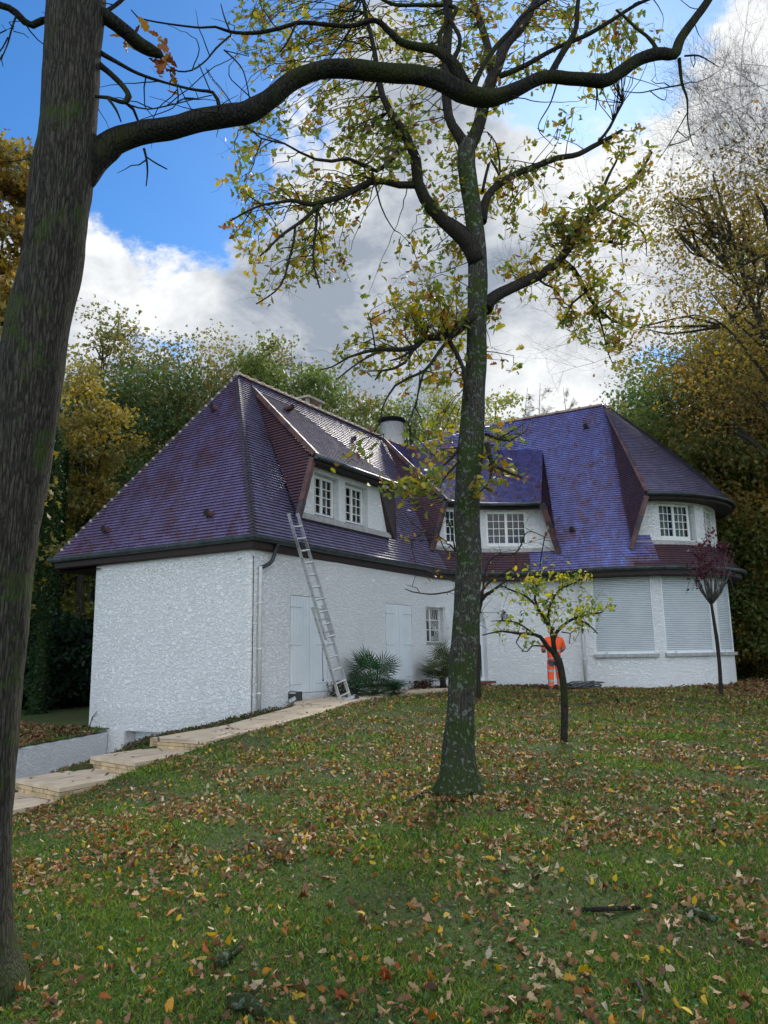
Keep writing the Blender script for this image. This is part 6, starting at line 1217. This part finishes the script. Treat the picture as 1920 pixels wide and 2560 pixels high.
# ------------------------------------------------------------------ the worker, seen from behind
def skinned(name, joints, bones, mt, parent, root=0, sub=2):
    me = bpy.data.meshes.new(name); me.from_pydata([j[0] for j in joints], bones, []); o = bpy.data.objects.new(name, me); COL.objects.link(o)
    md = o.modifiers.new('s', 'SKIN'); sv = me.skin_vertices[0].data
    for i, j in enumerate(joints): r = j[1]; sv[i].radius = r if isinstance(r, tuple) else (r, r)
    sv[root].use_root = True; ms = o.modifiers.new('b', 'SUBSURF'); ms.levels = sub; ms.render_levels = sub
    dg = bpy.context.evaluated_depsgraph_get(); m2 = bpy.data.meshes.new_from_object(o.evaluated_get(dg)); m2.name = name; bpy.data.objects.remove(o)
    for mm in ([mt] if isinstance(mt, str) else mt): m2.materials.append(M[mm])
    m2.polygons.foreach_set('use_smooth', [True]*len(m2.polygons)); o = bpy.data.objects.new(name, m2); return link(o, parent)
per = empty('person', label='person in orange high visibility jacket and trousers, seen from behind at the wall', cat='person')
pb = np.array([4.72, 22.35, 0]); pb[2] = gz(pb[0], pb[1])+.0
# body frame: facing +Y (away from the camera), x right
J = [((0, 0, .97), (.15, .11)), ((0, .01, 1.15), (.14, .10)), ((0, .0, 1.36), (.17, .11)), ((0, -.01, 1.50), (.09, .075)), ((0, .02, 1.58), .055), ((0, .05, 1.68), (.075, .09)), ((0, .06, 1.77), (.07, .085)),
     ((-.19, 0, 1.45), .062), ((-.26, .0, 1.18), .045), ((-.17, .24, 1.10), .036), ((-.14, .32, 1.12), .026),
     ((.19, 0, 1.45), .062), ((.27, .0, 1.18), .045), ((.19, .24, 1.08), .036), ((.16, .32, 1.10), .026),
     ((-.10, 0, .90), .095), ((-.12, .01, .50), .065), ((-.13, -.02, .12), .045), ((-.14, .12, .03), .038),
     ((.10, 0, .90), .095), ((.12, .01, .50), .065), ((.14, -.02, .12), .045), ((.16, .12, .03), .038)]
Bn = [(0, 1), (1, 2), (2, 3), (3, 4), (4, 5), (5, 6), (2, 7), (7, 8), (8, 9), (9, 10), (2, 11), (11, 12), (12, 13), (13, 14), (0, 15), (15, 16), (16, 17), (17, 18), (0, 19), (19, 20), (20, 21), (21, 22)]
bd = skinned('body', J, Bn, 'skin', per)
parts = [bd]
jk = skinned('jacket', [((0, 0, .80), (.205, .15)), ((0, .0, .98), (.20, .145)), ((0, 0, 1.2), (.205, .14)), ((0, 0, 1.42), (.21, .135)), ((0, 0, 1.54), (.10, .09)),
   ((-.235, 0, 1.43), .082), ((-.30, .0, 1.19), .072), ((-.22, .20, 1.10), .060), ((.235, 0, 1.43), .082), ((.31, .0, 1.19), .072), ((.23, .20, 1.08), .060)],
   [(0, 1), (1, 2), (2, 3), (3, 4), (3, 5), (5, 6), (6, 7), (3, 8), (8, 9), (9, 10)], ['hivis', 'silver_tape', 'trouser_grey'], per)
for pg in jk.data.polygons:
    c = pg.center; pg.material_index = 0
    if abs(c[0]) < .20 and (abs(c[2]-1.13) < .028 or abs(c[2]-.93) < .028): pg.material_index = 1
    if abs(c[0]) >= .20 and abs(c[2]-1.16) < .03: pg.material_index = 1
tr_ = skinned('trousers', [((0, 0, .93), (.165, .125)), ((-.105, 0, .82), .115), ((-.125, .01, .50), .092), ((-.135, -.01, .10), .080), ((.105, 0, .82), .115), ((.125, .01, .50), .092), ((.145, -.01, .10), .080)],
   [(0, 1), (1, 2), (2, 3), (0, 4), (4, 5), (5, 6)], ['hivis', 'silver_tape', 'trouser_grey'], per)
for pg in tr_.data.polygons:
    z = pg.center[2]; pg.material_index = 2 if z > .70 and pg.center[1] < .02 and abs(pg.center[0]) < .19 else (1 if abs(z-.58) < .032 or abs(z-.30) < .028 or abs(z-.19) < .022 else 0)
hair = skinned('hair', [((0, .03, 1.66), (.075, .075)), ((0, .045, 1.745), (.092, .108)), ((0, .06, 1.81), (.06, .075))], [(0, 1), (1, 2)], 'hair', per); hood = skinned('hood', [((-.11, -.05, 1.53), .045), ((0, -.09, 1.55), .06), ((.11, -.05, 1.53), .045)], [(0, 1), (1, 2)], 'hivis', per, root=1)
for s_ in (-1, 1):
    bo = skinned('boot', [((s_*.14, -.06, .05), (.05, .05)), ((s_*.15, .06, .045), (.05, .042)), ((s_*.16, .17, .04), (.042, .034))], [(0, 1), (1, 2)], 'boot', per, root=1); parts.append(bo)
    for f in range(5):      # fingers closed round a small tool
        fx = s_*(.14+.022*(f-2)) if f < 4 else s_*.105; b0_ = (fx, .335, 1.125 if s_ < 0 else 1.105); L_ = (.062, .07, .074, .066, .045)[f]
        parts.append(skinned('finger', [(b0_, .010), ((fx, b0_[1]+L_*.6, b0_[2]-.008), .009), ((fx*.97, b0_[1]+L_*.75, b0_[2]-L_*.5), .008)], [(0, 1), (1, 2)], 'skin', per, sub=1))
parts += [jk, tr_, hair, hood]
# join the fingers into the body so that the body stays one mesh
bm = bmesh.new(); bm.from_mesh(bd.data)
for o in [p_ for p_ in parts if p_.name.startswith('finger')]: bm.from_mesh(o.data); bpy.data.objects.remove(o)
bm.to_mesh(bd.data); bm.free()
per.location = Vector(pb.tolist()); per.rotation_euler = (0, 0, R(12)); per.scale = (1.02, 1.02, 1.0)
